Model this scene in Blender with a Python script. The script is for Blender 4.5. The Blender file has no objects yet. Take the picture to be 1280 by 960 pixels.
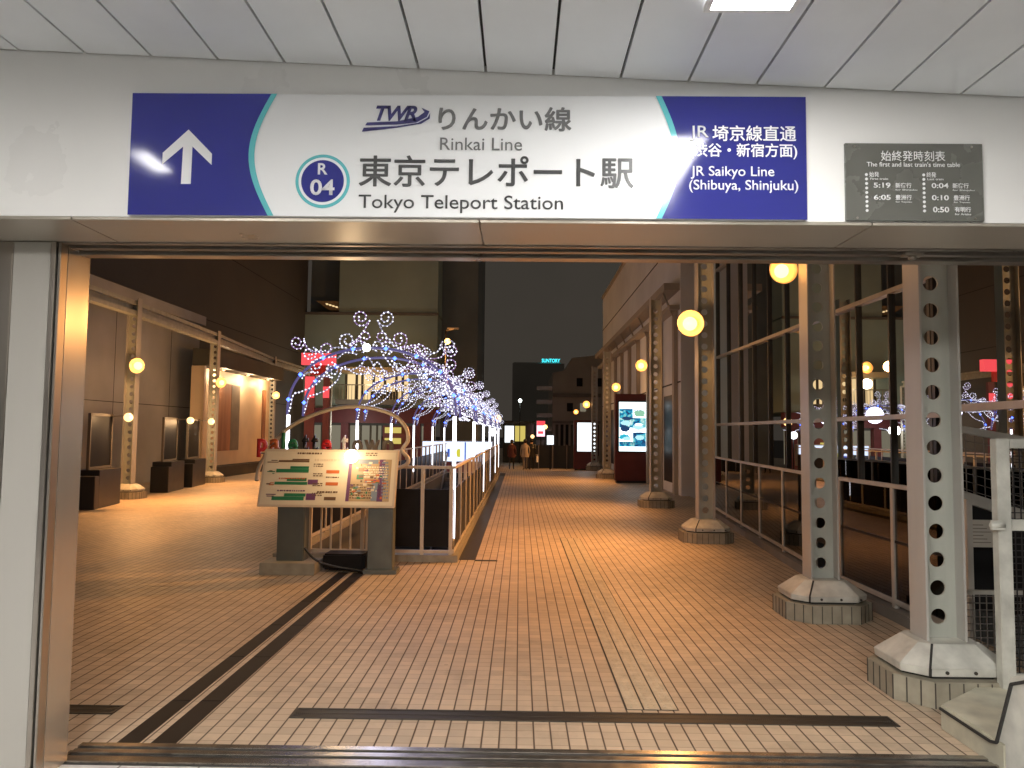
import bpy, bmesh, math, random
from mathutils import Vector, Matrix, Euler
R = math.radians
rnd = random.Random(7)
S = bpy.context.scene
C = S.collection

# ------------------------------------------------------------------ camera, sky, exposure
cam = bpy.data.cameras.new('camera'); cam.sensor_width = 36.0; cam.lens = 955/1280*36
cam.clip_start = 0.05; cam.clip_end = 2000
co = bpy.data.objects.new('camera', cam); C.objects.link(co); S.camera = co
M = Matrix.Rotation(R(0.6), 4, 'Z') @ Matrix.Rotation(R(90+3.71), 4, 'X') @ Matrix.Rotation(R(0.6), 4, 'Z')
co.matrix_world = Matrix.Translation((0, 0, 1.7)) @ M
S.view_settings.view_transform = 'Standard'; S.view_settings.look = 'None'
S.view_settings.exposure = 0.0; S.view_settings.gamma = 1.0; S.view_settings.use_curve_mapping = False
W = bpy.data.worlds.new('World'); S.world = W; W.use_nodes = True
wn = W.node_tree.nodes; wl = W.node_tree.links
for n in list(wn): wn.remove(n)
sky = wn.new('ShaderNodeTexSky'); sky.sky_type = 'NISHITA'; sky.sun_disc = False
sky.sun_elevation = R(-4); sky.sun_rotation = R(120)
b1 = wn.new('ShaderNodeBackground'); b1.inputs[1].default_value = 0.05; wl.new(sky.outputs[0], b1.inputs[0])
b2 = wn.new('ShaderNodeBackground'); b2.inputs[1].default_value = 0.048
tcw = wn.new('ShaderNodeTexCoord'); nzw = wn.new('ShaderNodeTexNoise'); nzw.inputs['Scale'].default_value = 2.2; nzw.inputs['Detail'].default_value = 5
wl.new(tcw.outputs['Generated'], nzw.inputs['Vector'])
rpw = wn.new('ShaderNodeValToRGB'); rpw.color_ramp.elements[0].position = 0.32; rpw.color_ramp.elements[1].position = 0.70
rpw.color_ramp.elements[0].color = (0.84, 0.74, 0.60, 1); rpw.color_ramp.elements[1].color = (1.24, 1.01, 0.84, 1)
wl.new(nzw.outputs[0], rpw.inputs[0]); wl.new(rpw.outputs[0], b2.inputs[0])
ad = wn.new('ShaderNodeAddShader'); wl.new(b1.outputs[0], ad.inputs[0]); wl.new(b2.outputs[0], ad.inputs[1])
wo = wn.new('ShaderNodeOutputWorld'); wl.new(ad.outputs[0], wo.inputs[0])
S.cycles.max_bounces = 8; S.cycles.transparent_max_bounces = 12
S.cycles.sample_clamp_indirect = 4.0; S.cycles.caustics_reflective = False; S.cycles.caustics_refractive = False
S.cycles.use_denoising = True

# ------------------------------------------------------------------ materials
def mat(name, col, rough=0.6, metal=0.0, var=0.12, scale=3.0, bump=0.0, spec=0.5, coat=0.0, streak=False):
    m = bpy.data.materials.new(name); m.use_nodes = True
    nt = m.node_tree; N = nt.nodes; L = nt.links; bs = N['Principled BSDF']
    bs.inputs['Roughness'].default_value = rough; bs.inputs['Metallic'].default_value = metal
    bs.inputs['Specular IOR Level'].default_value = spec; bs.inputs['Coat Weight'].default_value = coat
    bs.inputs['Base Color'].default_value = (*col, 1)
    if var > 0:
        g = N.new('ShaderNodeNewGeometry'); mp = N.new('ShaderNodeMapping')
        if streak: mp.inputs['Scale'].default_value = (1, 1, 0.12)
        L.new(g.outputs['Position'], mp.inputs[0])
        no = N.new('ShaderNodeTexNoise'); no.inputs['Scale'].default_value = scale; no.inputs['Detail'].default_value = 6
        L.new(mp.outputs[0], no.inputs['Vector'])
        rp = N.new('ShaderNodeValToRGB')
        rp.color_ramp.elements[0].position = 0.3; rp.color_ramp.elements[1].position = 0.7
        rp.color_ramp.elements[0].color = (*[c*(1-var) for c in col], 1)
        rp.color_ramp.elements[1].color = (*[min(1, c*(1+var)) for c in col], 1)
        L.new(no.outputs[0], rp.inputs[0]); L.new(rp.outputs[0], bs.inputs['Base Color'])
        mr = N.new('ShaderNodeMapRange'); mr.inputs[3].default_value = max(0, rough-0.08); mr.inputs[4].default_value = min(1, rough+0.1)
        L.new(no.outputs[0], mr.inputs[0]); L.new(mr.outputs[0], bs.inputs['Roughness'])
        if bump > 0:
            bp = N.new('ShaderNodeBump'); bp.inputs['Strength'].default_value = bump; bp.inputs['Distance'].default_value = 0.01
            n2 = N.new('ShaderNodeTexNoise'); n2.inputs['Scale'].default_value = scale*12; n2.inputs['Detail'].default_value = 4
            L.new(g.outputs['Position'], n2.inputs['Vector'])
            L.new(n2.outputs[0], bp.inputs['Height']); L.new(bp.outputs[0], bs.inputs['Normal'])
    return m
def emit(name, col, s, sample=True):
    m = bpy.data.materials.new(name); m.use_nodes = True
    bs = m.node_tree.nodes['Principled BSDF']; bs.inputs['Base Color'].default_value = (0.02, 0.02, 0.02, 1)
    bs.inputs['Emission Color'].default_value = (*col, 1); bs.inputs['Emission Strength'].default_value = s
    if not sample: m.cycles.emission_sampling = 'NONE'
    return m
def glass(name, tint=0.75, ior=1.5):
    m = bpy.data.materials.new(name); m.use_nodes = True
    N = m.node_tree.nodes; L = m.node_tree.links
    for n in list(N): N.remove(n)
    t = N.new('ShaderNodeBsdfTransparent'); t.inputs[0].default_value = (tint, tint, tint*0.97, 1)
    g = N.new('ShaderNodeBsdfGlossy'); g.inputs['Roughness'].default_value = 0.0
    f = N.new('ShaderNodeFresnel'); f.inputs[0].default_value = ior
    mx = N.new('ShaderNodeMixShader'); o = N.new('ShaderNodeOutputMaterial')
    L.new(f.outputs[0], mx.inputs[0]); L.new(t.outputs[0], mx.inputs[1]); L.new(g.outputs[0], mx.inputs[2]); L.new(mx.outputs[0], o.inputs[0])
    return m
def tiles(name, col, pw, pl, lw=0.10, ll=0.06, mort=(0.085, 0.056, 0.036), rough=0.5, vert=False):
    m = bpy.data.materials.new(name); m.use_nodes = True
    nt = m.node_tree; N = nt.nodes; L = nt.links; bs = N['Principled BSDF']
    g = N.new('ShaderNodeNewGeometry'); sp = N.new('ShaderNodeSeparateXYZ'); L.new(g.outputs['Position'], sp.inputs[0])
    def mth(op, a, b=None, c=None):
        n = N.new('ShaderNodeMath'); n.operation = op
        for i, v in enumerate((a, b, c)):
            if v is None: continue
            if isinstance(v, (int, float)): n.inputs[i].default_value = v
            else: L.new(v, n.inputs[i])
        return n.outputs[0]
    if vert:
        u = mth('DIVIDE', mth('ADD', sp.outputs[0], sp.outputs[1]), pw); v = mth('DIVIDE', sp.outputs[2], pl)
    else:
        u = mth('DIVIDE', sp.outputs[0], pw); v = mth('DIVIDE', sp.outputs[1], pl)
    fu = mth('FRACT', u); fv = mth('FRACT', v)
    def soft(f, w):   # 1 in the joint, 0 on the tile
        d = mth('ABSOLUTE', mth('SUBTRACT', f, 0.5))
        n = N.new('ShaderNodeMapRange'); n.interpolation_type = 'SMOOTHSTEP'
        n.inputs[1].default_value = 0.5-w*0.85; n.inputs[2].default_value = 0.5-w*0.35
        L.new(d, n.inputs[0]); return n.outputs[0]
    ju = soft(fu, lw); jv = mth('MULTIPLY', soft(fv, ll), 0.42)
    j = mth('MAXIMUM', ju, jv)
    cx = N.new('ShaderNodeCombineXYZ'); L.new(mth('FLOOR', u), cx.inputs[0]); L.new(mth('FLOOR', v), cx.inputs[1])
    wnz = N.new('ShaderNodeTexWhiteNoise'); L.new(cx.outputs[0], wnz.inputs[0])
    no = N.new('ShaderNodeTexNoise'); no.inputs['Scale'].default_value = 0.7; no.inputs['Detail'].default_value = 8; L.new(g.outputs['Position'], no.inputs['Vector'])
    no2 = N.new('ShaderNodeTexNoise'); no2.inputs['Scale'].default_value = 9; no2.inputs['Detail'].default_value = 5; L.new(g.outputs['Position'], no2.inputs['Vector'])
    br = mth('ADD', mth('MULTIPLY', wnz.outputs[0], 0.22), mth('ADD', mth('MULTIPLY', no.outputs[0], 0.55), mth('MULTIPLY', no2.outputs[0], 0.3)))
    br = mth('ADD', br, 0.46)
    vo = N.new('ShaderNodeTexVoronoi'); vo.inputs['Scale'].default_value = 2.6; L.new(g.outputs['Position'], vo.inputs['Vector'])
    gum = mth('MULTIPLY', mth('LESS_THAN', vo.outputs['Distance'], 0.045), 0.30)
    n3 = N.new('ShaderNodeTexNoise'); n3.inputs['Scale'].default_value = 1.7; n3.inputs['Detail'].default_value = 9; n3.inputs['Roughness'].default_value = 0.7
    L.new(g.outputs['Position'], n3.inputs['Vector'])
    st = N.new('ShaderNodeMapRange'); st.inputs[1].default_value = 0.52; st.inputs[2].default_value = 0.68; st.inputs[3].default_value = 1.0; st.inputs[4].default_value = 0.76
    L.new(n3.outputs[0], st.inputs[0])
    br = mth('MULTIPLY', mth('SUBTRACT', br, gum), st.outputs[0])
    vc = N.new('ShaderNodeVectorMath'); vc.operation = 'SCALE'; vc.inputs[0].default_value = col; L.new(br, vc.inputs['Scale'])
    mx = N.new('ShaderNodeMix'); mx.data_type = 'RGBA'; L.new(j, mx.inputs[0]); L.new(vc.outputs[0], mx.inputs[6]); mx.inputs[7].default_value = (*mort, 1)
    L.new(mx.outputs[2], bs.inputs['Base Color'])
    rr = mth('ADD', mth('MULTIPLY', no2.outputs[0], 0.25), mth('ADD', mth('MULTIPLY', j, 0.2), rough-0.12)); L.new(rr, bs.inputs['Roughness'])
    bp = N.new('ShaderNodeBump'); bp.inputs['Strength'].default_value = 0.5; bp.inputs['Distance'].default_value = 0.004
    hh = mth('ADD', mth('SUBTRACT', 1.0, j), mth('MULTIPLY', wnz.outputs[0], 0.25)); L.new(hh, bp.inputs['Height']); L.new(bp.outputs[0], bs.inputs['Normal'])
    return m

m_white = mat('painted wall panel', (0.87, 0.86, 0.83), 0.28, 0, 0.03, 1.5, 0.02)
m_ceil = mat('ceiling plank enamel', (0.78, 0.80, 0.82), 0.4, 0, 0.05, 2.0)
m_gap = mat('dark joint', (0.03, 0.028, 0.025), 0.8, 0, 0)
m_steel = mat('brushed steel', (0.42, 0.38, 0.33), 0.30, 0.9, 0.08, 6, 0.0, streak=True)
m_panelgrey = mat('grey jamb panel', (0.40, 0.38, 0.34), 0.42, 0.25, 0.06, 2, 0.02, streak=True)
m_soffit = mat('bronze grey soffit', (0.40, 0.36, 0.30), 0.30, 0.35, 0.08, 2)
m_track = mat('polished door track', (0.52, 0.49, 0.44), 0.22, 0.95, 0.12, 14)
m_pave = tiles('beige paving tiles', (0.535, 0.425, 0.305), 0.0968, 0.1, 0.082, 0.055)
m_plinth = mat('plinth tiles', (0.33, 0.30, 0.225), 0.5, 0, 0.16, 9, 0.05)
m_joint = mat('tile joint', (0.06, 0.05, 0.04), 0.8, 0, 0)
m_cast = mat('cream painted steel', (0.56, 0.55, 0.485), 0.45, 0, 0.22, 7, 0.10)
m_col = mat('grey green painted steel', (0.42, 0.43, 0.375), 0.45, 0.1, 0.16, 6, 0.06, streak=True)
m_colf = mat('pale painted flange', (0.47, 0.45, 0.41), 0.42, 0.1, 0.08, 4, 0.03, streak=True)
m_rail = mat('pale rail paint', (0.50, 0.47, 0.41), 0.35, 0.3, 0.1, 6)
m_dark = mat('dark infill', (0.020, 0.019, 0.019), 0.35, 0, 0.2, 3, spec=0.05)
m_black = mat('black paint', (0.014, 0.013, 0.013), 0.38, 0, 0.2, 3)
m_grate = mat('drain grate steel', (0.045, 0.04, 0.032), 0.5, 0.2, 0.2, 20)
m_brownstrip = mat('dark bronze strip', (0.022, 0.017, 0.013), 0.6, 0.0, 0.25, 8, spec=0.2)
m_wallL = mat('taupe wall panels', (0.40, 0.40, 0.40), 0.5, 0, 0.16, 0.7, 0.05)
m_brown = mat('dark brown cladding', (0.13, 0.115, 0.10), 0.7, 0, 0.12, 0.3)
m_grgreen = mat('grey green facade', (0.42, 0.53, 0.47), 0.7, 0, 0.12, 0.3)
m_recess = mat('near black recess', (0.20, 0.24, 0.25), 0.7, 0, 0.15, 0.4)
m_bldR = mat('warm grey facade', (0.74, 0.76, 0.77), 0.6, 0, 0.10, 0.5, 0.03)
m_beige = mat('beige stone facade', (0.38, 0.34, 0.28), 0.65, 0, 0.12, 0.5)
m_maroon = mat('maroon cabinet', (0.14, 0.028, 0.026), 0.35, 0.1, 0.12, 3)
m_plum = mat('plum fascia', (0.20, 0.055, 0.07), 0.5, 0, 0.15, 1)
m_post = mat('olive grey board post', (0.125, 0.135, 0.115), 0.42, 0.2, 0.1, 6, 0.03)
m_board = mat('cream board face', (0.80, 0.70, 0.52), 0.35, 0, 0.05, 4)
m_frame = mat('board frame', (0.70, 0.58, 0.42), 0.4, 0, 0.06, 5)
m_blue = mat('deep blue vinyl', (0.020, 0.023, 0.165), 0.09, 0, 0.03, 2, 0, 0.4)
m_signw = mat('white vinyl', (0.92, 0.93, 0.93), 0.09, 0, 0.02, 2, 0, 0.4)
m_teal = mat('teal vinyl', (0.12, 0.47, 0.50), 0.06, 0, 0.03, 2)
m_char = mat('charcoal lettering', (0.035, 0.035, 0.035), 0.3, 0, 0)
m_midgrey = mat('grey lettering', (0.12, 0.12, 0.12), 0.3, 0, 0)
m_navy = mat('navy lettering', (0.022, 0.020, 0.10), 0.3, 0, 0)
m_letw = mat('white lettering', (0.85, 0.85, 0.85), 0.3, 0, 0)
m_plate = mat('grey timetable plate', (0.115, 0.115, 0.10), 0.25, 0.2, 0.08, 4)
m_glass = glass('window glass', 0.60, 1.75)
m_infill = glass('smoked infill glass', 0.30, 1.45)
m_case = glass('display case glass', 0.7, 1.55)
m_mull = mat('mullion metal', (0.10, 0.10, 0.09), 0.4, 0.4, 0.1, 4)
m_wire = mat('mesh wire', (0.16, 0.15, 0.135), 0.5, 0.4, 0.1, 10)
m_concrete = mat('concrete', (0.20, 0.18, 0.155), 0.75, 0, 0.15, 2, 0.1)
m_halo_bowl = mat('lamp reflector', (0.85, 0.62, 0.36), 0.5, 0.0, 0)  # tinted bowl imitating the orange halo round each floodlight
m_asphalt = mat('asphalt', (0.05, 0.05, 0.05), 0.8, 0, 0.2, 1, 0.1)
m_interior = mat('dark shop interior', (0.10, 0.095, 0.075), 0.7, 0, 0.2, 1)
m_red = mat('red sign enamel', (0.62, 0.025, 0.03), 0.4, 0, 0.05, 2)
m_green = mat('green print', (0.03, 0.20, 0.09), 0.4, 0, 0.1, 4)
m_orange = mat('orange print', (0.55, 0.14, 0.04), 0.4, 0, 0.1, 4)
m_purple = mat('purple print', (0.16, 0.06, 0.15), 0.4, 0, 0.1, 4)
m_bluegrey = mat('blue grey print', (0.22, 0.27, 0.33), 0.4, 0, 0.1, 4)
m_brownp = mat('brown print', (0.16, 0.09, 0.045), 0.4, 0, 0.1, 4)
m_tan = mat('tan print', (0.50, 0.36, 0.20), 0.4, 0, 0.1, 4)
def poster(name):
    m = emit(name, (1,1,1), 1.0, False); N = m.node_tree.nodes; L = m.node_tree.links
    g = N.new('ShaderNodeNewGeometry'); no = N.new('ShaderNodeTexNoise'); no.inputs['Scale'].default_value = 5.5; no.inputs['Detail'].default_value = 7; no.inputs['Distortion'].default_value = 0.8
    L.new(g.outputs['Position'], no.inputs['Vector']); rp = N.new('ShaderNodeValToRGB'); e = rp.color_ramp.elements
    e[0].position = 0.36; e[0].color = (0.01, 0.04, 0.13, 1); e[1].position = 0.66; e[1].color = (0.75, 0.95, 0.95, 1)
    for p, c in ((0.44, (0.01, 0.20, 0.42, 1)), (0.52, (0.02, 0.50, 0.68, 1)), (0.58, (0.30, 0.66, 0.60, 1))):
        q = e.new(p); q.color = c
    L.new(no.outputs[0], rp.inputs[0]); L.new(rp.outputs[0], N['Principled BSDF'].inputs['Emission Color']); return m
e_photo = poster('lit food photo')
m_cream = mat('cream display wall', (0.78, 0.60, 0.40), 0.5, 0, 0.05, 2)
m_tan2 = mat('grey tan banner', (0.20, 0.16, 0.12), 0.6, 0, 0.2, 2)
m_banner = mat('rust banner', (0.36, 0.16, 0.08), 0.6, 0, 0.5, 2.2, streak=True)
e_ceil_added = emit('ceiling lamp diffuser', (1.0, 0.97, 0.935), 262)  # used only on the lamps added behind the viewer
e_ceil2 = emit('front ceiling lamp diffuser', (1.0, 0.98, 0.96), 42)
e_warm = emit('warm lamp', (1.0, 0.50, 0.13), 6, False)
e_warm2 = emit('warm globe', (1.0, 0.58, 0.22), 3.0, False)
e_cool = emit('cool white lamp', (0.88, 1.0, 0.92), 14, False)
e_led = emit('white led', (0.86, 0.87, 1.0), 2.3, False)
e_ledwire = emit('glowing wire', (0.62, 0.59, 0.88), 0.42, False)
e_ledwire2 = emit('violet glowing wire', (0.62, 0.34, 0.86), 0.40, False)
e_hoop = emit('violet lit tube', (0.30, 0.26, 0.75), 0.30, False)
e_ledblue = emit('blue led', (0.06, 0.14, 1.0), 6, False)
e_tube = emit('white led tube', (0.93, 0.93, 1.0), 5, False)
e_screen = emit('screen white', (0.85, 0.97, 1.0), 2.6)
e_scrteal = emit('screen teal', (0.02, 0.45, 0.62), 1.1, False)
e_scrnavy = emit('screen navy', (0.02, 0.08, 0.22), 0.7, False)
e_scrpale = emit('screen pale', (0.45, 0.80, 0.90), 1.2, False)
e_scrgreen = emit('screen green', (0.30, 0.62, 0.42), 1.0, False)
e_cyan = emit('cyan neon', (0.05, 0.85, 0.95), 1.8, False)
e_redlit = emit('red neon', (1.0, 0.08, 0.10), 1.1, False)
e_shop = emit('lit shop window', (1.0, 0.72, 0.36), 1.0, False)
e_shopdim = emit('dim shop interior', (0.62, 0.56, 0.40), 0.30, False)
e_yellow = emit('yellow lit sign', (1.0, 0.80, 0.20), 0.65, False)
e_whitebox = emit('white lit box', (0.92, 0.97, 1.0), 1.5, False)
e_bluebox = emit('blue white lit box', (0.66, 0.77, 1.0), 1.5, False)
e_blueprint = emit('blue lit print', (0.05, 0.12, 0.55), 0.9, False)
e_yelprint = emit('yellow lit print', (0.75, 0.70, 0.05), 0.9, False)
e_pink = emit('pinkish lit', (1.0, 0.55, 0.65), 2.0, False)
e_teal = emit('teal led', (0.05, 0.65, 0.7), 3.5, False)

# ------------------------------------------------------------------ mesh helpers
def box(bm, x0, x1, y0, y1, z0, z1, mi=0):
    v = [bm.verts.new(p) for p in ((x0,y0,z0),(x1,y0,z0),(x1,y1,z0),(x0,y1,z0),(x0,y0,z1),(x1,y0,z1),(x1,y1,z1),(x0,y1,z1))]
    for f in ((0,3,2,1),(4,5,6,7),(0,1,5,4),(1,2,6,5),(2,3,7,6),(3,0,4,7)):
        bm.faces.new([v[i] for i in f]).material_index = mi
def quad(bm, pts, mi=0):
    f = bm.faces.new([bm.verts.new(p) for p in pts]); f.material_index = mi; return f
def bar(bm, a, b, w, h=None, mi=0):
    """rectangular bar from a to b"""
    a = Vector(a); b = Vector(b); d = (b-a).normalized(); h = h or w
    up = Vector((0,0,1)) if abs(d.z) < 0.95 else Vector((0,1,0))
    s = d.cross(up).normalized()*w/2; u = s.cross(d).normalized()*h/2
    r = []
    for p in (a, b): r.append([bm.verts.new(p+q) for q in (s+u, -s+u, -s-u, s-u)])
    for i in range(4):
        bm.faces.new((r[0][i], r[0][(i+1)%4], r[1][(i+1)%4], r[1][i])).material_index = mi
    bm.faces.new(r[0][::-1]).material_index = mi; bm.faces.new(r[1]).material_index = mi
def tube(bm, pts, r, n=6, mi=0, cap=True):
    pts = [Vector(p) for p in pts]; rings = []
    for i, p in enumerate(pts):
        d = (pts[min(i+1, len(pts)-1)]-pts[max(i-1, 0)]).normalized()
        up = Vector((0,1,0)) if abs(d.y) < 0.9 else Vector((0,0,1))
        s = d.cross(up).normalized(); u = s.cross(d)
        rr = r[i] if isinstance(r, (list, tuple)) else r
        rings.append([bm.verts.new(p+(s*math.cos(2*math.pi*k/n)+u*math.sin(2*math.pi*k/n))*rr) for k in range(n)])
    for a, b in zip(rings, rings[1:]):
        for k in range(n):
            f = bm.faces.new((a[k], a[(k+1)%n], b[(k+1)%n], b[k])); f.material_index = mi; f.smooth = True
    if cap:
        bm.faces.new(rings[0][::-1]).material_index = mi; bm.faces.new(rings[-1]).material_index = mi
def octa(bm, p, r, mi=0):
    v = [bm.verts.new((p[0]+a*r, p[1]+b*r, p[2]+c*r)) for a, b, c in ((1,0,0),(-1,0,0),(0,1,0),(0,-1,0),(0,0,1),(0,0,-1))]
    for f in ((0,2,4),(2,1,4),(1,3,4),(3,0,4),(2,0,5),(1,2,5),(3,1,5),(0,3,5)): bm.faces.new([v[i] for i in f]).material_index = mi
def ball(bm, p, r, seg=16, mi=0, squash=1.0):
    res = bmesh.ops.create_uvsphere(bm, u_segments=seg, v_segments=seg//2+2, radius=r, matrix=Matrix.Translation(p) @ Matrix.Diagonal((1,1,squash,1)))
    for v in res['verts']:
        for f in v.link_faces: f.material_index = mi; f.smooth = True
def prism(bm, pts, lo, hi, axis='z', mi=0):
    """extrude a polygon: axis z -> pts are (x,y); y -> (x,z); x -> (y,z)"""
    def mk(p, t): return {'z': (p[0],p[1],t), 'y': (p[0],t,p[1]), 'x': (t,p[0],p[1])}[axis]
    a = [bm.verts.new(mk(p, lo)) for p in pts]; b = [bm.verts.new(mk(p, hi)) for p in pts]
    n = len(pts)
    bm.faces.new(a[::-1]).material_index = mi; bm.faces.new(b).material_index = mi
    for i in range(n): bm.faces.new((a[i], a[(i+1)%n], b[(i+1)%n], b[i])).material_index = mi
def frustum(bm, bot, z0, top, z1, mi=0):
    a = [bm.verts.new((x, y, z0)) for x, y in bot]; b = [bm.verts.new((x, y, z1)) for x, y in top]; n = len(bot)
    bm.faces.new(a[::-1]).material_index = mi; bm.faces.new(b).material_index = mi
    for i in range(n): bm.faces.new((a[i], a[(i+1)%n], b[(i+1)%n], b[i])).material_index = mi
def obj(name, bm, mats, parent=None, bevel=0.0, loc=None):
    if isinstance(bm, bmesh.types.BMesh):
        bmesh.ops.recalc_face_normals(bm, faces=bm.faces[:])
        if bevel > 0:
            ed = [e for e in bm.edges if len(e.link_faces) == 2 and e.calc_face_angle(0) > 0.5]
            bmesh.ops.bevel(bm, geom=ed, offset=bevel, segments=2, affect='EDGES', clamp_overlap=True)
        me = bpy.data.meshes.new(name); bm.to_mesh(me); bm.free()
    else: me = bm
    if not isinstance(mats, (list, tuple)): mats = [mats]
    if len(me.materials) == 0:
        for m in mats: me.materials.append(m)
    o = bpy.data.objects.new(name, me); C.objects.link(o)
    if parent: o.parent = parent
    if loc: o.location = loc
    return o
def bx(name, m, dims, parent=None, bevel=0.0):
    bm = bmesh.new(); box(bm, *dims); return obj(name, bm, m, parent, bevel)
def tag(o, label, cat, group=None, kind=None):
    o['label'] = label; o['category'] = cat
    if group: o['group'] = group
    if kind: o['kind'] = kind
    return o
def thing(name, label, cat, loc=(0,0,0), rz=0.0, group=None):
    o = bpy.data.objects.new(name, None); C.objects.link(o); o.empty_display_size = 0.1
    o.location = loc; o.rotation_euler = (0,0,rz); return tag(o, label, cat, group)
def struct(name, bm, mats, label, cat):
    o = obj(name, bm, mats); o['kind'] = 'structure'; o['label'] = label; o['category'] = cat; return o
def copy_tree(o, parent=None):
    c = o.copy(); C.objects.link(c)
    if parent: c.parent = parent
    for ch in o.children: copy_tree(ch, c)
    return c
def point(parent, loc, power, col, rad=0.08, name='lamp_glow', spot=None):
    l = bpy.data.lights.new(name, 'SPOT' if spot else 'POINT'); l.energy = power; l.color = col; l.shadow_soft_size = rad
    if spot: l.spot_size = R(spot); l.spot_blend = 1.0
    o = bpy.data.objects.new(name, l); C.objects.link(o); o.location = loc
    if parent: o.parent = parent
    return o
def text_mesh(s, x0, x1, z0, z1, y, bold=0.0, thick=0.0015, shear=0.0, spacing=1.0, fat=0.0):
    """lettering in the XZ plane facing -Y fitted to the box"""
    cu = bpy.data.curves.new('lettering', 'FONT'); cu.body = s; cu.extrude = 0.0; cu.offset = bold; cu.shear = shear; cu.space_character = spacing
    cu.resolution_u = 4
    o = bpy.data.objects.new('lettering', cu); C.objects.link(o)
    bpy.context.view_layer.update()
    me = bpy.data.meshes.new_from_object(o.evaluated_get(bpy.context.evaluated_depsgraph_get()))
    bpy.data.objects.remove(o); bpy.data.curves.remove(cu)
    xs = [v.co.x for v in me.vertices]; ys = [v.co.y for v in me.vertices]
    a, b, c, d = min(xs), max(xs), min(ys), max(ys)
    sx = (x1-x0)/(b-a); sz = (z1-z0)/(d-c)
    bm = bmesh.new(); bm.from_mesh(me); bpy.data.meshes.remove(me)
    for v in bm.verts: v.co = Vector((x0+(v.co.x-a)*sx, y, z0+(v.co.y-c)*sz))
    fs = bm.faces[:]
    if fat > 0:
        src = bm.faces[:]
        for i in range(6):
            an = 2*math.pi*i/6
            d = bmesh.ops.duplicate(bm, geom=src)
            for g in d['geom']:
                if isinstance(g, bmesh.types.BMVert): g.co += Vector((fat*math.cos(an), 0.00006*(i+1), fat*math.sin(an)))
        me = bpy.data.meshes.new('lettering'); bm.to_mesh(me); bm.free(); return me
    r = bmesh.ops.extrude_face_region(bm, geom=fs)
    for g in r['geom']:
        if isinstance(g, bmesh.types.BMVert): g.co.y -= thick
    for f in bm.faces: f.material_index = 0
    me = bpy.data.meshes.new('lettering'); bm.to_mesh(me); bm.free()
    return me
def arc(cx, cz, r, a0, a1, n):
    return [(cx+r*math.cos(R(a0+(a1-a0)*i/n)), cz+r*math.sin(R(a0+(a1-a0)*i/n))) for i in range(n+1)]

# ------------------------------------------------------------------ ground
FLOORX = [(-3.0, 3.9), (9.6, 3.9), (13.7, 4.25), (16.6, 4.7), (35.5, 5.0)]
bm = bmesh.new()
HX0, HX1, HY0, HY1 = -3.08, -0.92, 10.36, 33.0
def fq(x0, x1, y0, y1, x1b=None): quad(bm, ((x0,y0,0),(x1,y0,0),(x1 if x1b is None else x1b,y1,0),(x0,y1,0)))
fq(-16, HX0, -3, 35.5); fq(HX0, HX1, -3, HY0); fq(HX0, HX1, HY1, 35.5)
xs = [3.9, 3.9, 4.25, 4.7, 5.0]; ys = [-3, 9.6, 13.7, 16.6, 35.5]
for i in range(4): fq(HX1, xs[i], ys[i], ys[i+1], xs[i+1])
quad(bm, ((-16,35.5,0),(9,35.5,0),(9,49,-0.55),(-16,49,-0.55)))
quad(bm, ((-16,49,-0.55),(9,49,-0.55),(9,120,-0.6),(-16,120,-0.6)))
struct('pavement', bm, m_pave, 'beige square tile paving of the raised walkway', 'pavement')
bm = bmesh.new(); quad(bm, ((-900,-300,-6.2),(900,-300,-6.2),(900,1500,-6.2),(-900,1500,-6.2)))
struct('street', bm, m_asphalt, 'dark asphalt street level far below the walkway', 'ground')
# deck edge (thickness of the elevated deck)
bm = bmesh.new()
for i in range(4): quad(bm, ((xs[i],ys[i],-0.004),(xs[i+1],ys[i+1],-0.004),(xs[i+1],ys[i+1],-0.6),(xs[i],ys[i],-0.6)))
struct('deck_edge', bm, m_concrete, 'concrete edge of the raised deck', 'ground')
# long twin dark strips in the paving
for nm, x0, x1, lb in (('floor_strip', -2.17, -2.05, 'left of the two long dark bronze strips running across the tiles'),
                       ('floor_strip', -1.985, -1.85, 'right of the two long dark bronze strips running across the tiles')):
    bm = bmesh.new(); box(bm, x0, x1, 4.24, 9.35, -0.02, 0.004)
    for k in range(5):
        box(bm, x0+0.004, x1-0.004, 4.9+k*0.95, 4.906+k*0.95, 0.004, 0.006)
    tag(obj(nm, bm, m_brownstrip), lb, 'floor strip', 'dark strips in the paving')
def grate(x0, x1, y0, y1, lb, pitch=0.012):
    t = thing('drain_grate', lb, 'drain', ((x0+x1)/2, y0, 0), 0, 'slotted drains in the paving')
    cx = (x0+x1)/2
    bm = bmesh.new(); w = 0.014
    box(bm, x0-cx, x1-cx, 0, w, -0.02, 0.006); box(bm, x0-cx, x1-cx, y1-y0-w, y1-y0, -0.02, 0.006)
    box(bm, x0-cx, x0-cx+w, w, y1-y0-w, -0.02, 0.006); box(bm, x1-cx-w, x1-cx, w, y1-y0-w, -0.02, 0.006)
    obj('frame', bm, m_grate, t)
    bm = bmesh.new(); n = int((x1-x0-2*w)/pitch)
    for k in range(n): box(bm, x0-cx+w+k*pitch, x0-cx+w+k*pitch+pitch*0.42, w, y1-y0-w, -0.02, 0.0045)
    box(bm, x0-cx+w, x1-cx-w, (y1-y0)/2-0.004, (y1-y0)/2+0.004, -0.02, 0.005)
    obj('grate_bars', bm, m_grate, t)
    bm = bmesh.new(); quad(bm, ((x0-cx+w, w, 0.0015), (x1-cx-w, w, 0.0015), (x1-cx-w, y1-y0-w, 0.0015), (x0-cx+w, y1-y0-w, 0.0015)))
    obj('channel', bm, m_black, t)
grate(-1.35, 2.26, 4.64, 4.80, 'long dark slotted drain lying across the tiles in front of the doorway')
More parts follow.
